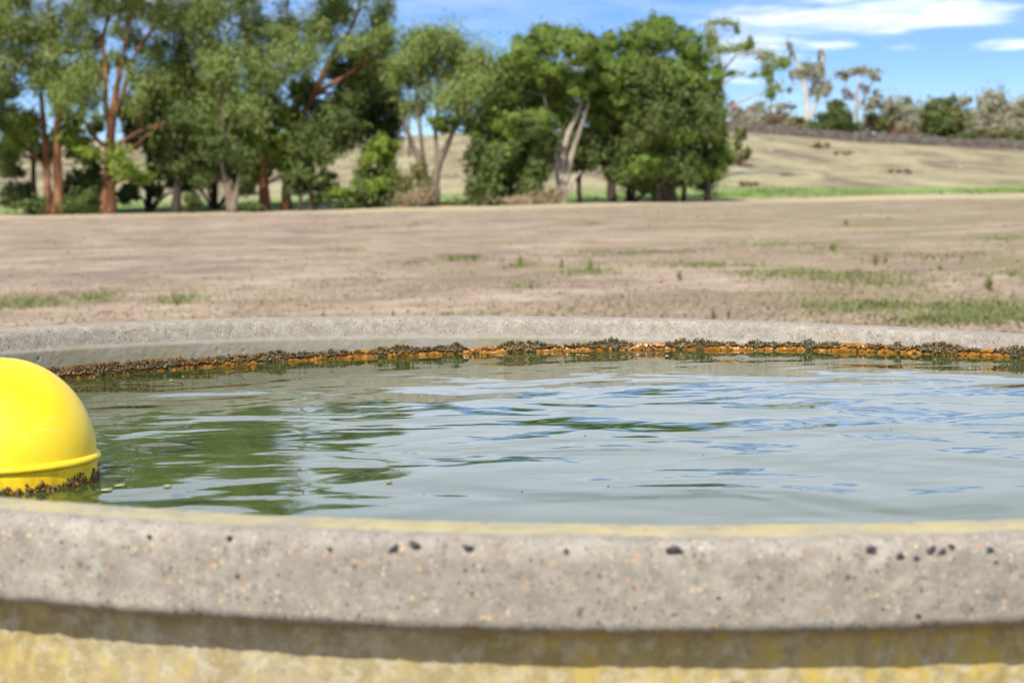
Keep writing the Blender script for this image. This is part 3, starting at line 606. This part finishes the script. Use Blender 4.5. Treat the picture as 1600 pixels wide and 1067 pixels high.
tree('branching_tree', 'airy tree with several grey-brown stems spreading like a vase', 'tree', 111, 'brown', [[(678, 329, 8), (681, 270, 7), (690, 242, 7), (704, 217, 6), (715, 185, 4), (725, 120, 3)], [(664, 329, 7), (663, 290, 6), (655, 250, 6), (641, 217, 5), (630, 190, 3), (620, 140, 2)], [(668, 290, 5), (661, 245, 4), (655, 190, 4), (650, 130, 3), (655, 70, 2)], [(684, 262, 5), (680, 215, 4), (684, 160, 3), (690, 90, 2)], [(640, 245, 2.5), (638, 190, 2.5), (642, 150, 2)]],
     {'gum': [(650, 68, 36, 24), (690, 68, 38, 26), (742, 98, 30, 32), (650, 108, 36, 26), (700, 108, 38, 30), (692, 148, 40, 24), (740, 150, 32, 30), (622, 122, 22, 22), (764, 122, 20, 36), (722, 188, 30, 16), (655, 165, 26, 14), (640, 92, 26, 20), (715, 75, 26, 20)], 'bright': [(760, 168, 20, 26), (690, 195, 22, 12)]}, G1)
tree('dark_tree', 'low dark tree with foliage to the ground left of the pale stems', 'tree', 110, 'brown', [[(765, 325, 5), (766, 295, 4), (762, 250, 4), (780, 210, 3)]],
     {'dark': [(775, 262, 36, 34), (758, 300, 28, 20), (802, 272, 32, 34), (742, 288, 14, 24), (825, 262, 34, 36), (800, 305, 40, 16), (840, 295, 26, 24), (765, 222, 30, 22), (795, 225, 30, 26), (745, 255, 20, 22), (850, 225, 22, 26), (825, 200, 34, 22)], 'dense': [(808, 212, 30, 20), (785, 238, 24, 16), (835, 235, 24, 18), (752, 205, 22, 18), (770, 275, 20, 14), (830, 275, 22, 14)]}, G1)
tree('wattle_tree', 'round-headed green tree standing on pale forked stems', 'tree', 111, 'pale', [[(880, 321, 7), (878, 282, 7), (880, 240, 6), (888, 207, 6), (902, 180, 4), (910, 160, 3), (890, 90, 2)], [(876, 295, 6), (869, 256, 5), (862, 215, 4), (850, 150, 3)], [(883, 290, 5), (893, 242, 5), (906, 205, 4), (920, 160, 2)], [(888, 300, 3), (898, 278, 3), (908, 268, 2)]],
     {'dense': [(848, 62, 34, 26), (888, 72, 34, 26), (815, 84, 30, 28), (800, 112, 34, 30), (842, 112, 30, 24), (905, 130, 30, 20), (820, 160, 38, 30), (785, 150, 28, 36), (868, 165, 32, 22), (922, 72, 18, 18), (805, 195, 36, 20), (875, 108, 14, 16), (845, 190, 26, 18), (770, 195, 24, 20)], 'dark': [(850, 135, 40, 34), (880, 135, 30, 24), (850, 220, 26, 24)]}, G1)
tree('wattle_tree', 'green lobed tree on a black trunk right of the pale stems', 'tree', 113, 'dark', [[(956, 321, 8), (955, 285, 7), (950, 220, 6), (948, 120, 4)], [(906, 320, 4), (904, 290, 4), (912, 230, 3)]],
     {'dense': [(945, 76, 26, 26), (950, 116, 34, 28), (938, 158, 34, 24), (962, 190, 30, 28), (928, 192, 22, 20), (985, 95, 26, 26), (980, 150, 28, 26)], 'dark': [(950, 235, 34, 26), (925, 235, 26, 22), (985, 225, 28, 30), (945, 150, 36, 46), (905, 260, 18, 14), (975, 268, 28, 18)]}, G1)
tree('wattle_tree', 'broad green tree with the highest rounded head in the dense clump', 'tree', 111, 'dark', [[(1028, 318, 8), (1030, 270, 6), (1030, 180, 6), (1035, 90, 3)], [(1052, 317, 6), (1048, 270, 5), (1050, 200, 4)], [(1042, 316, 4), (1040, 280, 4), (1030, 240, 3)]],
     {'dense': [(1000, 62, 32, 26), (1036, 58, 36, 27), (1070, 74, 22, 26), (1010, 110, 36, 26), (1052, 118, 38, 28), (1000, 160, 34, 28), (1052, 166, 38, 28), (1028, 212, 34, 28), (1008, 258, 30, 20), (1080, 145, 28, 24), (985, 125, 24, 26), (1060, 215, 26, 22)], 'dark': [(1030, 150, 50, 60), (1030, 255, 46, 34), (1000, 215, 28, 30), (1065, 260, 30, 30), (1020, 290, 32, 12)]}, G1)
tree('wattle_tree', 'green tree at the right end of the dense clump, leafy down one side', 'tree', 112, 'dark', [[(1106, 313, 6), (1106, 270, 5), (1100, 180, 4), (1105, 120, 3)], [(1068, 315, 4), (1070, 280, 4), (1080, 230, 3)]],
     {'dense': [(1105, 122, 24, 24), (1112, 170, 24, 24), (1088, 205, 34, 24), (1118, 215, 22, 24), (1120, 256, 20, 24), (1088, 265, 28, 20), (1095, 95, 20, 20), (1092, 150, 28, 26)], 'dark': [(1095, 185, 30, 50), (1100, 270, 32, 22)]}, G1)
tree('dark_tree', 'dark leafy tree behind the rust-red gum, filling the space to its right', 'tree', 121, 'dark', [[(232, 330, 5), (232, 240, 5), (236, 160, 3)]],
     {'dark': [(225, 215, 34, 24), (255, 250, 32, 26), (215, 170, 28, 28), (245, 180, 30, 30), (270, 275, 22, 16), (235, 280, 24, 14), (205, 300, 14, 18), (245, 300, 12, 10), (300, 290, 20, 18)], 'gum': [(205, 190, 24, 18), (262, 225, 24, 18)]}, G1)
tree('dark_tree', 'dark tree behind the crooked pale-brown trunk', 'tree', 122, 'dark', [[(335, 330, 5), (335, 240, 5), (332, 140, 3)]],
     {'dark': [(335, 200, 36, 34), (318, 240, 28, 26), (360, 255, 32, 24), (330, 275, 26, 16), (390, 285, 22, 18), (375, 270, 20, 14), (370, 205, 28, 30), (340, 140, 30, 30)], 'bright': [(352, 238, 22, 16), (300, 262, 18, 18)]}, G1)
tree('dark_tree', 'dark tree behind the twin red trunks at the left', 'tree', 120, 'dark', [[(52, 332, 5), (52, 250, 4), (50, 170, 3)]],
     {'dark': [(40, 200, 30, 26), (15, 225, 30, 24), (62, 235, 24, 22), (105, 190, 26, 22), (120, 235, 26, 16), (20, 190, 26, 24), (20, 270, 20, 12), (30, 295, 28, 16), (112, 290, 18, 24), (132, 298, 22, 22), (30, 312, 26, 12), (195, 312, 14, 12), (135, 268, 22, 18), (5, 245, 24, 18), (150, 290, 14, 16)], 'bright': [(100, 215, 24, 14), (140, 195, 22, 18), (145, 245, 20, 12)]}, G1)
tree('dark_tree', 'dark tree deep inside the dense green clump', 'tree', 119, 'dark', [[(985, 320, 6), (985, 240, 6), (980, 150, 4)]],
     {'dark': [(900, 230, 30, 30), (960, 240, 34, 30), (1000, 270, 34, 26), (1050, 275, 34, 22), (930, 120, 30, 30), (890, 190, 26, 30), (980, 190, 40, 40), (1070, 200, 34, 44), (870, 240, 24, 22), (1090, 250, 26, 30)]}, G1)
# understorey
def shrub(name, label, Y, kinds, stem=None, bark='brown', group=None, cat='shrub'):
    bl = [q for v in kinds.values() for q in v]; px = sum(q[0] for q in bl) / len(bl); py = max(q[1] + q[3] for q in bl)
    k = Y / F
    st = stem or [[(px, py, 2.0), (px + 2, py - 12, 1.6), (px - 1, py - 22, 1.0)]]
    return tree(name, label, cat, Y, bark, st, kinds, group, 0.6, False)
GS = 'low shrubs under the tall trees'
shrub('shrub', 'dark shrub between the twin red trunks and the thick rust-red trunk', 111, {'dark': [(132, 312, 22, 20), (115, 320, 18, 12), (150, 305, 16, 22)]}, group=GS)
shrub('shrub', 'dark green shrub at the foot of the twin red trunks, on their left', 110, {'dark': [(42, 322, 20, 11), (60, 318, 12, 13)]}, group=GS)
shrub('shrub', 'black-green round shrub right of the slim dark trunk near the left', 109, {'dark': [(303, 318, 18, 13)]}, group=GS)
shrub('shrub', 'low dark shrub at the foot of the orange-topped gum', 110, {'dark': [(396, 323, 16, 8)]}, group=GS)
shrub('shrub', 'flat dark leaves standing for ground shade in the gap left of the small bushy tree', 110, {'dark': [(552, 321, 26, 6)], 'bright': [(535, 300, 22, 9)]}, group=GS)  # dark leaves stand in for shade on the ground; bright ones are real growth
shrub('shrub', 'tan twiggy shrub in front of the vase-shaped tree', 109, {'olive': [(645, 280, 20, 26)], 'straw': [(645, 308, 28, 20)]}, group=GS)
shrub('shrub', 'low dark leaves standing for ground shade right of the vase-shaped tree', 111, {'dark': [(715, 318, 26, 7)]}, group=GS)  # dark leaf clump added where the tree's shadow lies on the ground
shrub('shrub', 'pale straw-coloured shrub at the foot of the pale forked stems', 108, {'straw': [(825, 312, 40, 10), (858, 308, 22, 13)]}, group=GS)
shrub('shrub', 'thin grey-green shrub standing alone just right of the dense clump', 168, {'olive': [(1158, 215, 10, 18), (1162, 238, 10, 10)], 'rust': [(1155, 250, 7, 7)]}, [[(1158, 264, 1.5), (1158, 240, 1.2), (1157, 212, 0.8)]], group=GS)

# ------------------------------------------------------------------ the ridge: stone wall, gums and shrubs
YR = 262.0
wx_ = np.arange(14, 150, 0.35); stone = []
m = simple('wall_stone', (0.07, 0.056, 0.048), (0.15, 0.125, 0.105), 1.5, 0.9, 0.2, 0.1)
V, Fc = [], []
for i, x in enumerate(wx_):
    yb = YR - 10 - 0.06 * (x - 30); zb = float(ground_z(x, yb)); h = 1.2 + 0.16 * random.uniform(-1, 1) + 0.12 * math.sin(x * 0.4)
    for (dy, z) in ((-0.62, -0.3), (-0.55, 0.25 * h), (-0.45, 0.6 * h), (-0.32, h), (0.0, h + 0.12 * random.random()), (0.34, h), (0.6, -0.3)):
        V.append((x + random.uniform(-.1, .1), yb + dy + random.uniform(-.12, .12), zb + z + random.uniform(-.06, .06)))
n = 7
for i in range(len(wx_) - 1):
    for j in range(n - 1): Fc.append((i * n + j, (i + 1) * n + j, (i + 1) * n + j + 1, i * n + j + 1))
Fc.append(tuple(range(n))); Fc.append(tuple(range(len(V) - n, len(V)))[::-1])
obj('dry_stone_wall', mesh(np.array(V), Fc, False), mat=m, label='long low dark stone wall running along the ridge below the far gums', cat='wall')
tree('gum_tree', 'sparse gum behind the dense clump, its drooping sprays reaching out right', 'tree', 150, 'pale', [[(1118, 255, 6), (1122, 180, 5), (1126, 110, 4), (1122, 60, 3), (1115, 40, 2)], [(1124, 120, 3), (1150, 85, 2.5), (1185, 82, 2), (1205, 95, 1.5)], [(1122, 70, 2.5), (1105, 45, 2)], [(1185, 82, 2), (1200, 120, 1.5), (1202, 140, 1)], [(1126, 140, 2), (1150, 116, 1.5), (1165, 112, 1)]],
     {'gum': [(1128, 37, 22, 6), (1152, 45, 6, 8), (1108, 72, 12, 20), (1135, 75, 20, 8), (1160, 72, 20, 8), (1190, 88, 14, 9), (1210, 100, 16, 12), (1225, 98, 12, 8), (1198, 118, 9, 16), (1203, 140, 13, 11), (1150, 114, 16, 6), (1178, 118, 8, 5), (1172, 65, 6, 8)]}, G2, 0.7, True)
tree('gum_tree', 'white-trunked gum forking low on the ridge, taller of the two', 'tree', YR, 'white', [[(1258, 205, 6), (1262, 175, 6), (1259, 150, 5), (1254, 125, 4), (1246, 100, 3), (1240, 80, 2)], [(1264, 190, 4), (1272, 170, 4), (1280, 150, 4), (1288, 120, 3), (1285, 90, 2)], [(1257, 140, 3), (1268, 110, 2), (1272, 90, 1.5)]],
     {'far': [(1235, 72, 5, 9), (1236, 84, 4, 6), (1284, 86, 6, 9), (1262, 104, 9, 10), (1272, 112, 12, 14), (1255, 112, 8, 12), (1290, 138, 10, 14), (1275, 140, 10, 14), (1240, 115, 6, 10), (1234, 140, 4, 5), (1282, 105, 8, 10)]}, G2, 0.8)
tree('gum_tree', 'umbrella-headed gum on the ridge with thin pinkish stem, right of the white one', 'tree', YR + 1, 'pale', [[(1342, 208, 4), (1338, 180, 4), (1339, 150, 3), (1342, 125, 2)], [(1338, 175, 2), (1352, 150, 2), (1362, 128, 1.5)], [(1339, 160, 2), (1325, 140, 1.5), (1318, 125, 1)]],
     {'far': [(1340, 112, 20, 6), (1318, 118, 15, 6), (1365, 116, 10, 8), (1350, 108, 8, 6), (1370, 122, 6, 5), (1368, 152, 10, 12), (1355, 165, 10, 10)], 'rust': [(1322, 148, 8, 10), (1350, 140, 8, 8)]}, G2, 0.8)
for lab, Y, kinds, kd in [
    ('dome-shaped green shrub between the two ridge gums', 258, {'dark': [(1302, 188, 28, 22), (1306, 172, 17, 16), (1318, 196, 20, 16), (1286, 198, 18, 14), (1300, 202, 30, 12)]}, 'shrub'),
    ('dark olive double-headed bush standing tallest on the right of the ridge', 255, {'olive': [(1462, 178, 22, 25), (1487, 182, 15, 26), (1503, 190, 12, 18)], 'dark': [(1470, 205, 20, 14), (1478, 196, 24, 20), (1455, 195, 18, 20), (1465, 180, 20, 22), (1490, 190, 14, 22)]}, 'bush'),
    ('rust-brown bare shrub just right of the dense clump on the ridge', 263, {'rust': [(1150, 178, 14, 20), (1160, 190, 22, 12)]}, 'shrub'),
    ('wide reddish-brown thicket left of the white-trunked gum', 264, {'rust': [(1205, 186, 26, 15), (1185, 190, 20, 11), (1228, 188, 20, 12)], 'far': [(1185, 172, 18, 11), (1222, 168, 18, 9)]}, 'shrub'),
    ('pale olive shrub right of the umbrella-headed gum', 264, {'far': [(1385, 182, 26, 20), (1400, 168, 14, 12)], 'olive': [(1372, 192, 20, 14)]}, 'shrub'),
    ('hazy round-topped shrub left of the double-headed bush', 268, {'far': [(1420, 166, 20, 16), (1412, 185, 26, 18), (1440, 182, 14, 20)]}, 'shrub'),
    ('low brown shrub against the wall before the hazy round-topped one', 257, {'rust': [(1402, 206, 16, 7), (1438, 208, 18, 8)]}, 'shrub'),
    ('pale grey gum crown highest at the right edge of the ridge', 270, {'far': [(1555, 152, 18, 17), (1535, 170, 24, 22), (1560, 185, 24, 24), (1540, 195, 22, 14)]}, 'tree'),
    ('grey-green gum crown touching the right edge of the frame', 270, {'far': [(1590, 165, 24, 20), (1605, 180, 26, 26), (1585, 192, 20, 18)]}, 'tree'),
    ('thin pale gum between the double-headed bush and the highest right crown', 268, {'far': [(1520, 178, 18, 18), (1508, 160, 12, 9), (1525, 198, 16, 12)]}, 'tree'),
    ('grey-green scrub bank along the wall under the sparse gum', 262, {'far': [(1155, 196, 22, 14), (1190, 192, 24, 14), (1225, 192, 24, 14)], 'olive': [(1250, 196, 16, 12)]}, 'shrub'),
    ('mixed pale scrub bank behind the wall right of the umbrella-headed gum', 266, {'far': [(1365, 196, 24, 14), (1400, 194, 28, 16), (1435, 198, 24, 14)], 'olive': [(1385, 200, 20, 10), (1425, 202, 20, 9)]}, 'shrub'),
    ('pale scrub bank behind the wall right of the double-headed bush', 266, {'far': [(1520, 200, 22, 14), (1550, 196, 28, 18), (1585, 200, 26, 16)], 'olive': [(1575, 208, 22, 9)]}, 'shrub'),
    ('low green shrub at the wall near the right edge', 255, {'olive': [(1552, 212, 26, 10), (1530, 214, 16, 8)]}, 'shrub'),
    ('dark low green shrub at the very right end of the wall', 255, {'dark': [(1598, 214, 22, 9)]}, 'shrub'),
    ('dark low shrub spilling right of the double-headed bush', 254, {'dark': [(1510, 214, 18, 8), (1490, 216, 14, 7)]}, 'shrub')]:
    bl = [q for v in kinds.values() for q in v]; px = sum(q[0] for q in bl) / len(bl); pb = max(q[1] + q[3] for q in bl)
    shrub({'shrub': 'shrub', 'bush': 'bush', 'tree': 'gum_tree'}[kd], lab, Y, kinds, [[(px, pb + 4, 2.2), (px + 1, pb - 15, 1.8), (px - 2, pb - 35, 1.2)]], 'pale' if kd == 'tree' else 'brown', G2, kd)

# hillside tussocks and stones
rockm = simple('pale_rock', (0.22, 0.20, 0.17), (0.36, 0.33, 0.29), 2.5, 0.9, 0.2, 0.05)
def hill_pt(px, py):
    d = ray(px, py); lo, hi = 100.0, 262.0
    for k in range(40):
        mid_ = (lo + hi) / 2; p = CAM + d * (mid_ / d.y)
        if p.z < float(ground_z(p.x, p.y)): hi = mid_
        else: lo = mid_
    return CAM + d * (hi / d.y)
for px, py, s, lab in [(1407, 278, 7, 'pale boulder below the rust-coloured bracken on the hillside'), (1390, 281, 5, 'smaller pale stone left of the hillside boulder'), (1203, 236, 5, 'small grey stone high on the hillside near the dense clump'), (1500, 262, 5, 'small pale stone on the right part of the hillside'), (1330, 246, 4, 'small stone below the umbrella-headed gum')]:
    p = hill_pt(px, py); k = p.y / F
    Vr = ICO2[0] * (1 + RNG.normal(0, 0.12, (len(ICO2[0]), 1))) * np.array([1.5, 1.1, 0.75]) * s * k
    obj('boulder' if s > 6 else 'stone', mesh(Vr, ICO2[1], False), mat=rockm, label=lab, cat='rock', group='stones on the hillside', loc=p)
for px, py, rx, ry, kd, lab in [(1410, 267, 22, 4, 'rust', 'rust-orange bracken patch on the hillside above the boulder'), (1280, 228, 18, 5, 'rust', 'rusty bracken patch just under the wall below the white gum'), (1318, 240, 16, 4, 'rust', 'rusty scrub patch below the umbrella-headed gum'),
                                (1172, 288, 16, 4, 'rust', 'dark rusty scrub low on the slope beside the dense clump')]:
    p = hill_pt(px, py + ry); shrub('bracken' if kd == 'rust' else 'tussock', lab, p.y, {kd: [(px + random.uniform(-.9, .9) * rx, py + random.uniform(-.5, .6) * ry, rx * random.uniform(.10, .28), ry * random.uniform(.25, .6)) for _ in range(9)]}, [[(px, py + ry + 1, 1.0), (px, py, 0.7)]], 'brown', 'scrub patches on the hillside', 'scrub')

# ------------------------------------------------------------------ paddock grass
def blades(pts, h, wd, lean, name, mat, label, n_each=6):
    P = np.repeat(np.asarray(pts), n_each, 0); n = len(P)
    k = np.maximum(1.0, P[:, 1:2] / 28.0) ** 0.55
    P = P + np.concatenate([RNG.normal(0, 0.10, (n, 2)) * k, np.zeros((n, 1))], 1)
    P[:, 2] = ground_z(P[:, 0], P[:, 1]) - 0.01
    a = RNG.uniform(0, 2 * math.pi, n); d = np.stack([np.cos(a), np.sin(a), np.zeros(n)], -1); s = np.stack([-np.sin(a), np.cos(a), np.zeros(n)], -1)
    H = h * RNG.uniform(0.4, 1.5, (n, 1)) * k; Wd = wd * RNG.uniform(0.6, 1.4, (n, 1)) * k
    top = P + np.array([0, 0, 1]) * H + d * H * lean * RNG.uniform(0.2, 1.6, (n, 1))
    mid_ = P + np.array([0, 0, 1]) * H * 0.6 + d * H * lean * 0.35
    V = np.stack([P - s * Wd, P + s * Wd, mid_ + s * Wd * .8, top, mid_ - s * Wd * .8], 1).reshape(-1, 3)
    i = np.arange(n)[:, None] * 5
    Fc = np.concatenate([np.concatenate([i, i + 1, i + 2, i + 4], 1)]); T3 = np.concatenate([i + 4, i + 2, i + 3, i + 3], 1)
    fl = [tuple(q) for q in Fc.tolist()] + [tuple(q[:3]) for q in T3.tolist()]
    return obj(name, mesh(V, fl, False), mat=mat, kind='stuff', label=label, cat='grass')
def field_pts(n, d0, d1, f=None):
    out = []
    while len(out) < n:
        Y = 1 / random.uniform(1 / d1, 1 / d0); X = random.uniform(-0.30, 0.30) * Y + random.uniform(-1, 1)
        v = mnoise.noise(Vector((X * 0.12, Y * 0.35 * 0.6, 0))) + 0.5 * mnoise.noise(Vector((X * 0.5, Y * 0.9, 4)))
        if f is None or random.random() < f(X, Y, v): out.append((X, Y, 0))
    return out
blades(field_pts(9000, 10, 112, lambda X, Y, v: 0.45 + v), 0.022, 0.008, 2.2, 'dry_grass', LEAF['straw'], 'dry pinkish-tan stubble covering the paddock', 6)
blades(field_pts(4200, 4.5, 45, lambda X, Y, v: 0.1 + 1.4 * v), 0.035, 0.004, 2.2, 'straw_litter', LEAF['straw'], 'fallen straw lying over the near part of the paddock', 6)
blades(field_pts(500, 10, 112, lambda X, Y, v: 0.25 - v), 0.035, 0.006, 1.6, 'brown_grass', LEAF['rust'], 'brown dead stalks scattered through the stubble', 4)
gp = []
for px, py, rx, ry, n in [(25, 476, 26, 6, 60), (70, 472, 14, 4, 25), (150, 468, 22, 5, 40), (280, 468, 22, 6, 40), (1540, 492, 75, 10, 230), (1480, 500, 50, 5, 90), (1340, 481, 50, 4, 90), (1300, 433, 90, 5, 90), (1230, 428, 60, 4, 60), (920, 426, 34, 4, 50), (1090, 416, 70, 4, 70), (960, 394, 60, 4, 40), (1040, 392, 40, 3, 30),
                          (705, 404, 12, 4, 25), (740, 402, 12, 4, 25), (645, 412, 8, 4, 14), (1300, 385, 16, 6, 30), (812, 415, 10, 4, 14), (1450, 400, 60, 4, 40), (1560, 372, 40, 4, 30), (545, 393, 20, 3, 18), (560, 355, 30, 2, 16), (640, 352, 40, 3, 20), (930, 350, 14, 4, 12), (1210, 380, 60, 5, 50), (1130, 375, 40, 5, 30), (1390, 445, 50, 5, 40), (1580, 430, 30, 5, 24), (820, 447, 20, 3, 14)]:
    for k in range(int(n * 1.3)):
        q = on_z(px + random.gauss(0, rx * .75), py + random.gauss(0, ry * .8), 0.0)
        if 9 < q.y < 112: gp.append(q[:])
blades(gp, 0.045, 0.005, 1.1, 'green_grass', LEAF['green'], 'short green grass growing in patches on the paddock', 7)
ge = []
for k in range(4200):
    X = random.uniform(-38, 75); Y = random.uniform(119, 131)
    if mnoise.noise(Vector((X * 0.09, Y * 0.22, 3))) > 0.02: ge.append((X, Y, 0))
blades(ge, 0.10, 0.008, 0.7, 'lush_grass', LEAF['green'], 'lush green strip of grass at the foot of the hillside', 5)

# single weeds standing in the paddock
def weed(name, label, px, py, hpx, kind, col, n=5):
    p = on_z(px, py, 0.0); k = p.y / F; H = hpx * k * 0.75
    root = obj(name, None, loc=(p.x, p.y, float(ground_z(p.x, p.y))), label=label, cat='weed', group='single weeds in the paddock'); root.empty_display_size = 0.1
    V, Fc = [], []
    for i in range(n):
        a = random.uniform(0, 6.28); sp = (0.24 if kind == 'stalk' else 0.5) * H * random.uniform(.4, 1.2); hh = H * random.uniform(.65, 1.05)
        v, f = tube([(0, 0, -.02, .010 * H + .004), (math.cos(a) * sp * .4, math.sin(a) * sp * .4, hh * .55, .010 * H + .003), (math.cos(a) * sp, math.sin(a) * sp, hh, .002)], 5)
        o_ = len(V); V += v; Fc += [tuple(j + o_ for j in q) for q in f]
    obj('stems', mesh(np.array(V), Fc), root, LEAF[col[0]])
    nl = 150; P = RNG.normal(0, 1, (nl, 3)) * np.array([0.13, 0.13, 0.24]) * H + np.array([0, 0, H * (.55 if kind == 'stalk' else .42)]); P[:, 2] = np.clip(P[:, 2], 0.02, None)
    if kind == 'stalk': P[:, :2] *= 0.9; P[:, 2] *= RNG.uniform(0.3, 1.25, nl)
    d = RNG.normal(size=(nl, 3)); d[:, 2] += .9; d /= np.linalg.norm(d, axis=1)[:, None]; s = np.cross(d, RNG.normal(size=(nl, 3))); s /= np.linalg.norm(s, axis=1)[:, None]
    L = H * .2; V = np.stack([P - d * L * .5, P + s * L * .2, P + d * L * .5, P - s * L * .2], 1).reshape(-1, 3)
    obj('leaves', mesh(V, np.arange(nl * 4).reshape(-1, 4), False), root, LEAF[col[1]])
for a in [('dock_weed', 'red-brown dock weed with two upright seed heads right of centre', 1368, 414, 26, 'stalk', ('rust', 'rust'), 4), ('dock_weed', 'second red-brown seed stalk leaning right beside the two-headed dock', 1384, 413, 20, 'stalk', ('rust', 'rust'), 3),
          ('green_weed', 'narrow dark green weed standing in the middle of the paddock', 922, 426, 28, 'stalk', ('green', 'bright'), 5), ('green_weed', 'thin green weed left of the narrow dark one', 813, 417, 26, 'stalk', ('green', 'bright'), 4),
          ('green_weed', 'bushy yellow-green weed under the ridge gums', 1302, 392, 20, 'bush', ('green', 'bright'), 7), ('dry_weed', 'short brown stalk left of the narrow dark green weed', 878, 419, 18, 'stalk', ('rust', 'rust'), 3),
          ('dry_weed', 'brown stub standing just behind the far rim left of centre', 615, 497, 16, 'stalk', ('rust', 'rust'), 3), ('dry_weed', 'rusty stalk standing just behind the far rim right of centre', 1115, 499, 22, 'stalk', ('rust', 'rust'), 4),
          ('green_weed', 'yellow-green tuft beside the rusty stalk at the far rim', 1138, 498, 14, 'bush', ('green', 'olive'), 6), ('dry_weed', 'tall thin dead stalk between the paddock centre and the dock', 1062, 440, 24, 'stalk', ('rust', 'olive'), 3),
          ('green_weed', 'tall thin green stalk near the right edge of the paddock', 1545, 455, 34, 'stalk', ('olive', 'olive'), 3), ('dry_weed', 'brown tuft at the back of the paddock on the right', 1322, 352, 14, 'bush', ('rust', 'rust'), 6),
          ('green_weed', 'round green weed, brighter of the two left of centre', 704, 408, 14, 'bush', ('green', 'bright'), 7), ('green_weed', 'round darker green weed, second of the two left of centre', 741, 407, 15, 'bush', ('green', 'dark'), 7),
          ('dry_weed', 'small red-brown clod of weed right of the paddock centre near the rim', 972, 466, 9, 'bush', ('rust', 'rust'), 5), ('green_weed', 'olive weed on the right half of the paddock beyond the dock', 1468, 424, 14, 'bush', ('olive', 'olive'), 5)]:
    weed(*a)
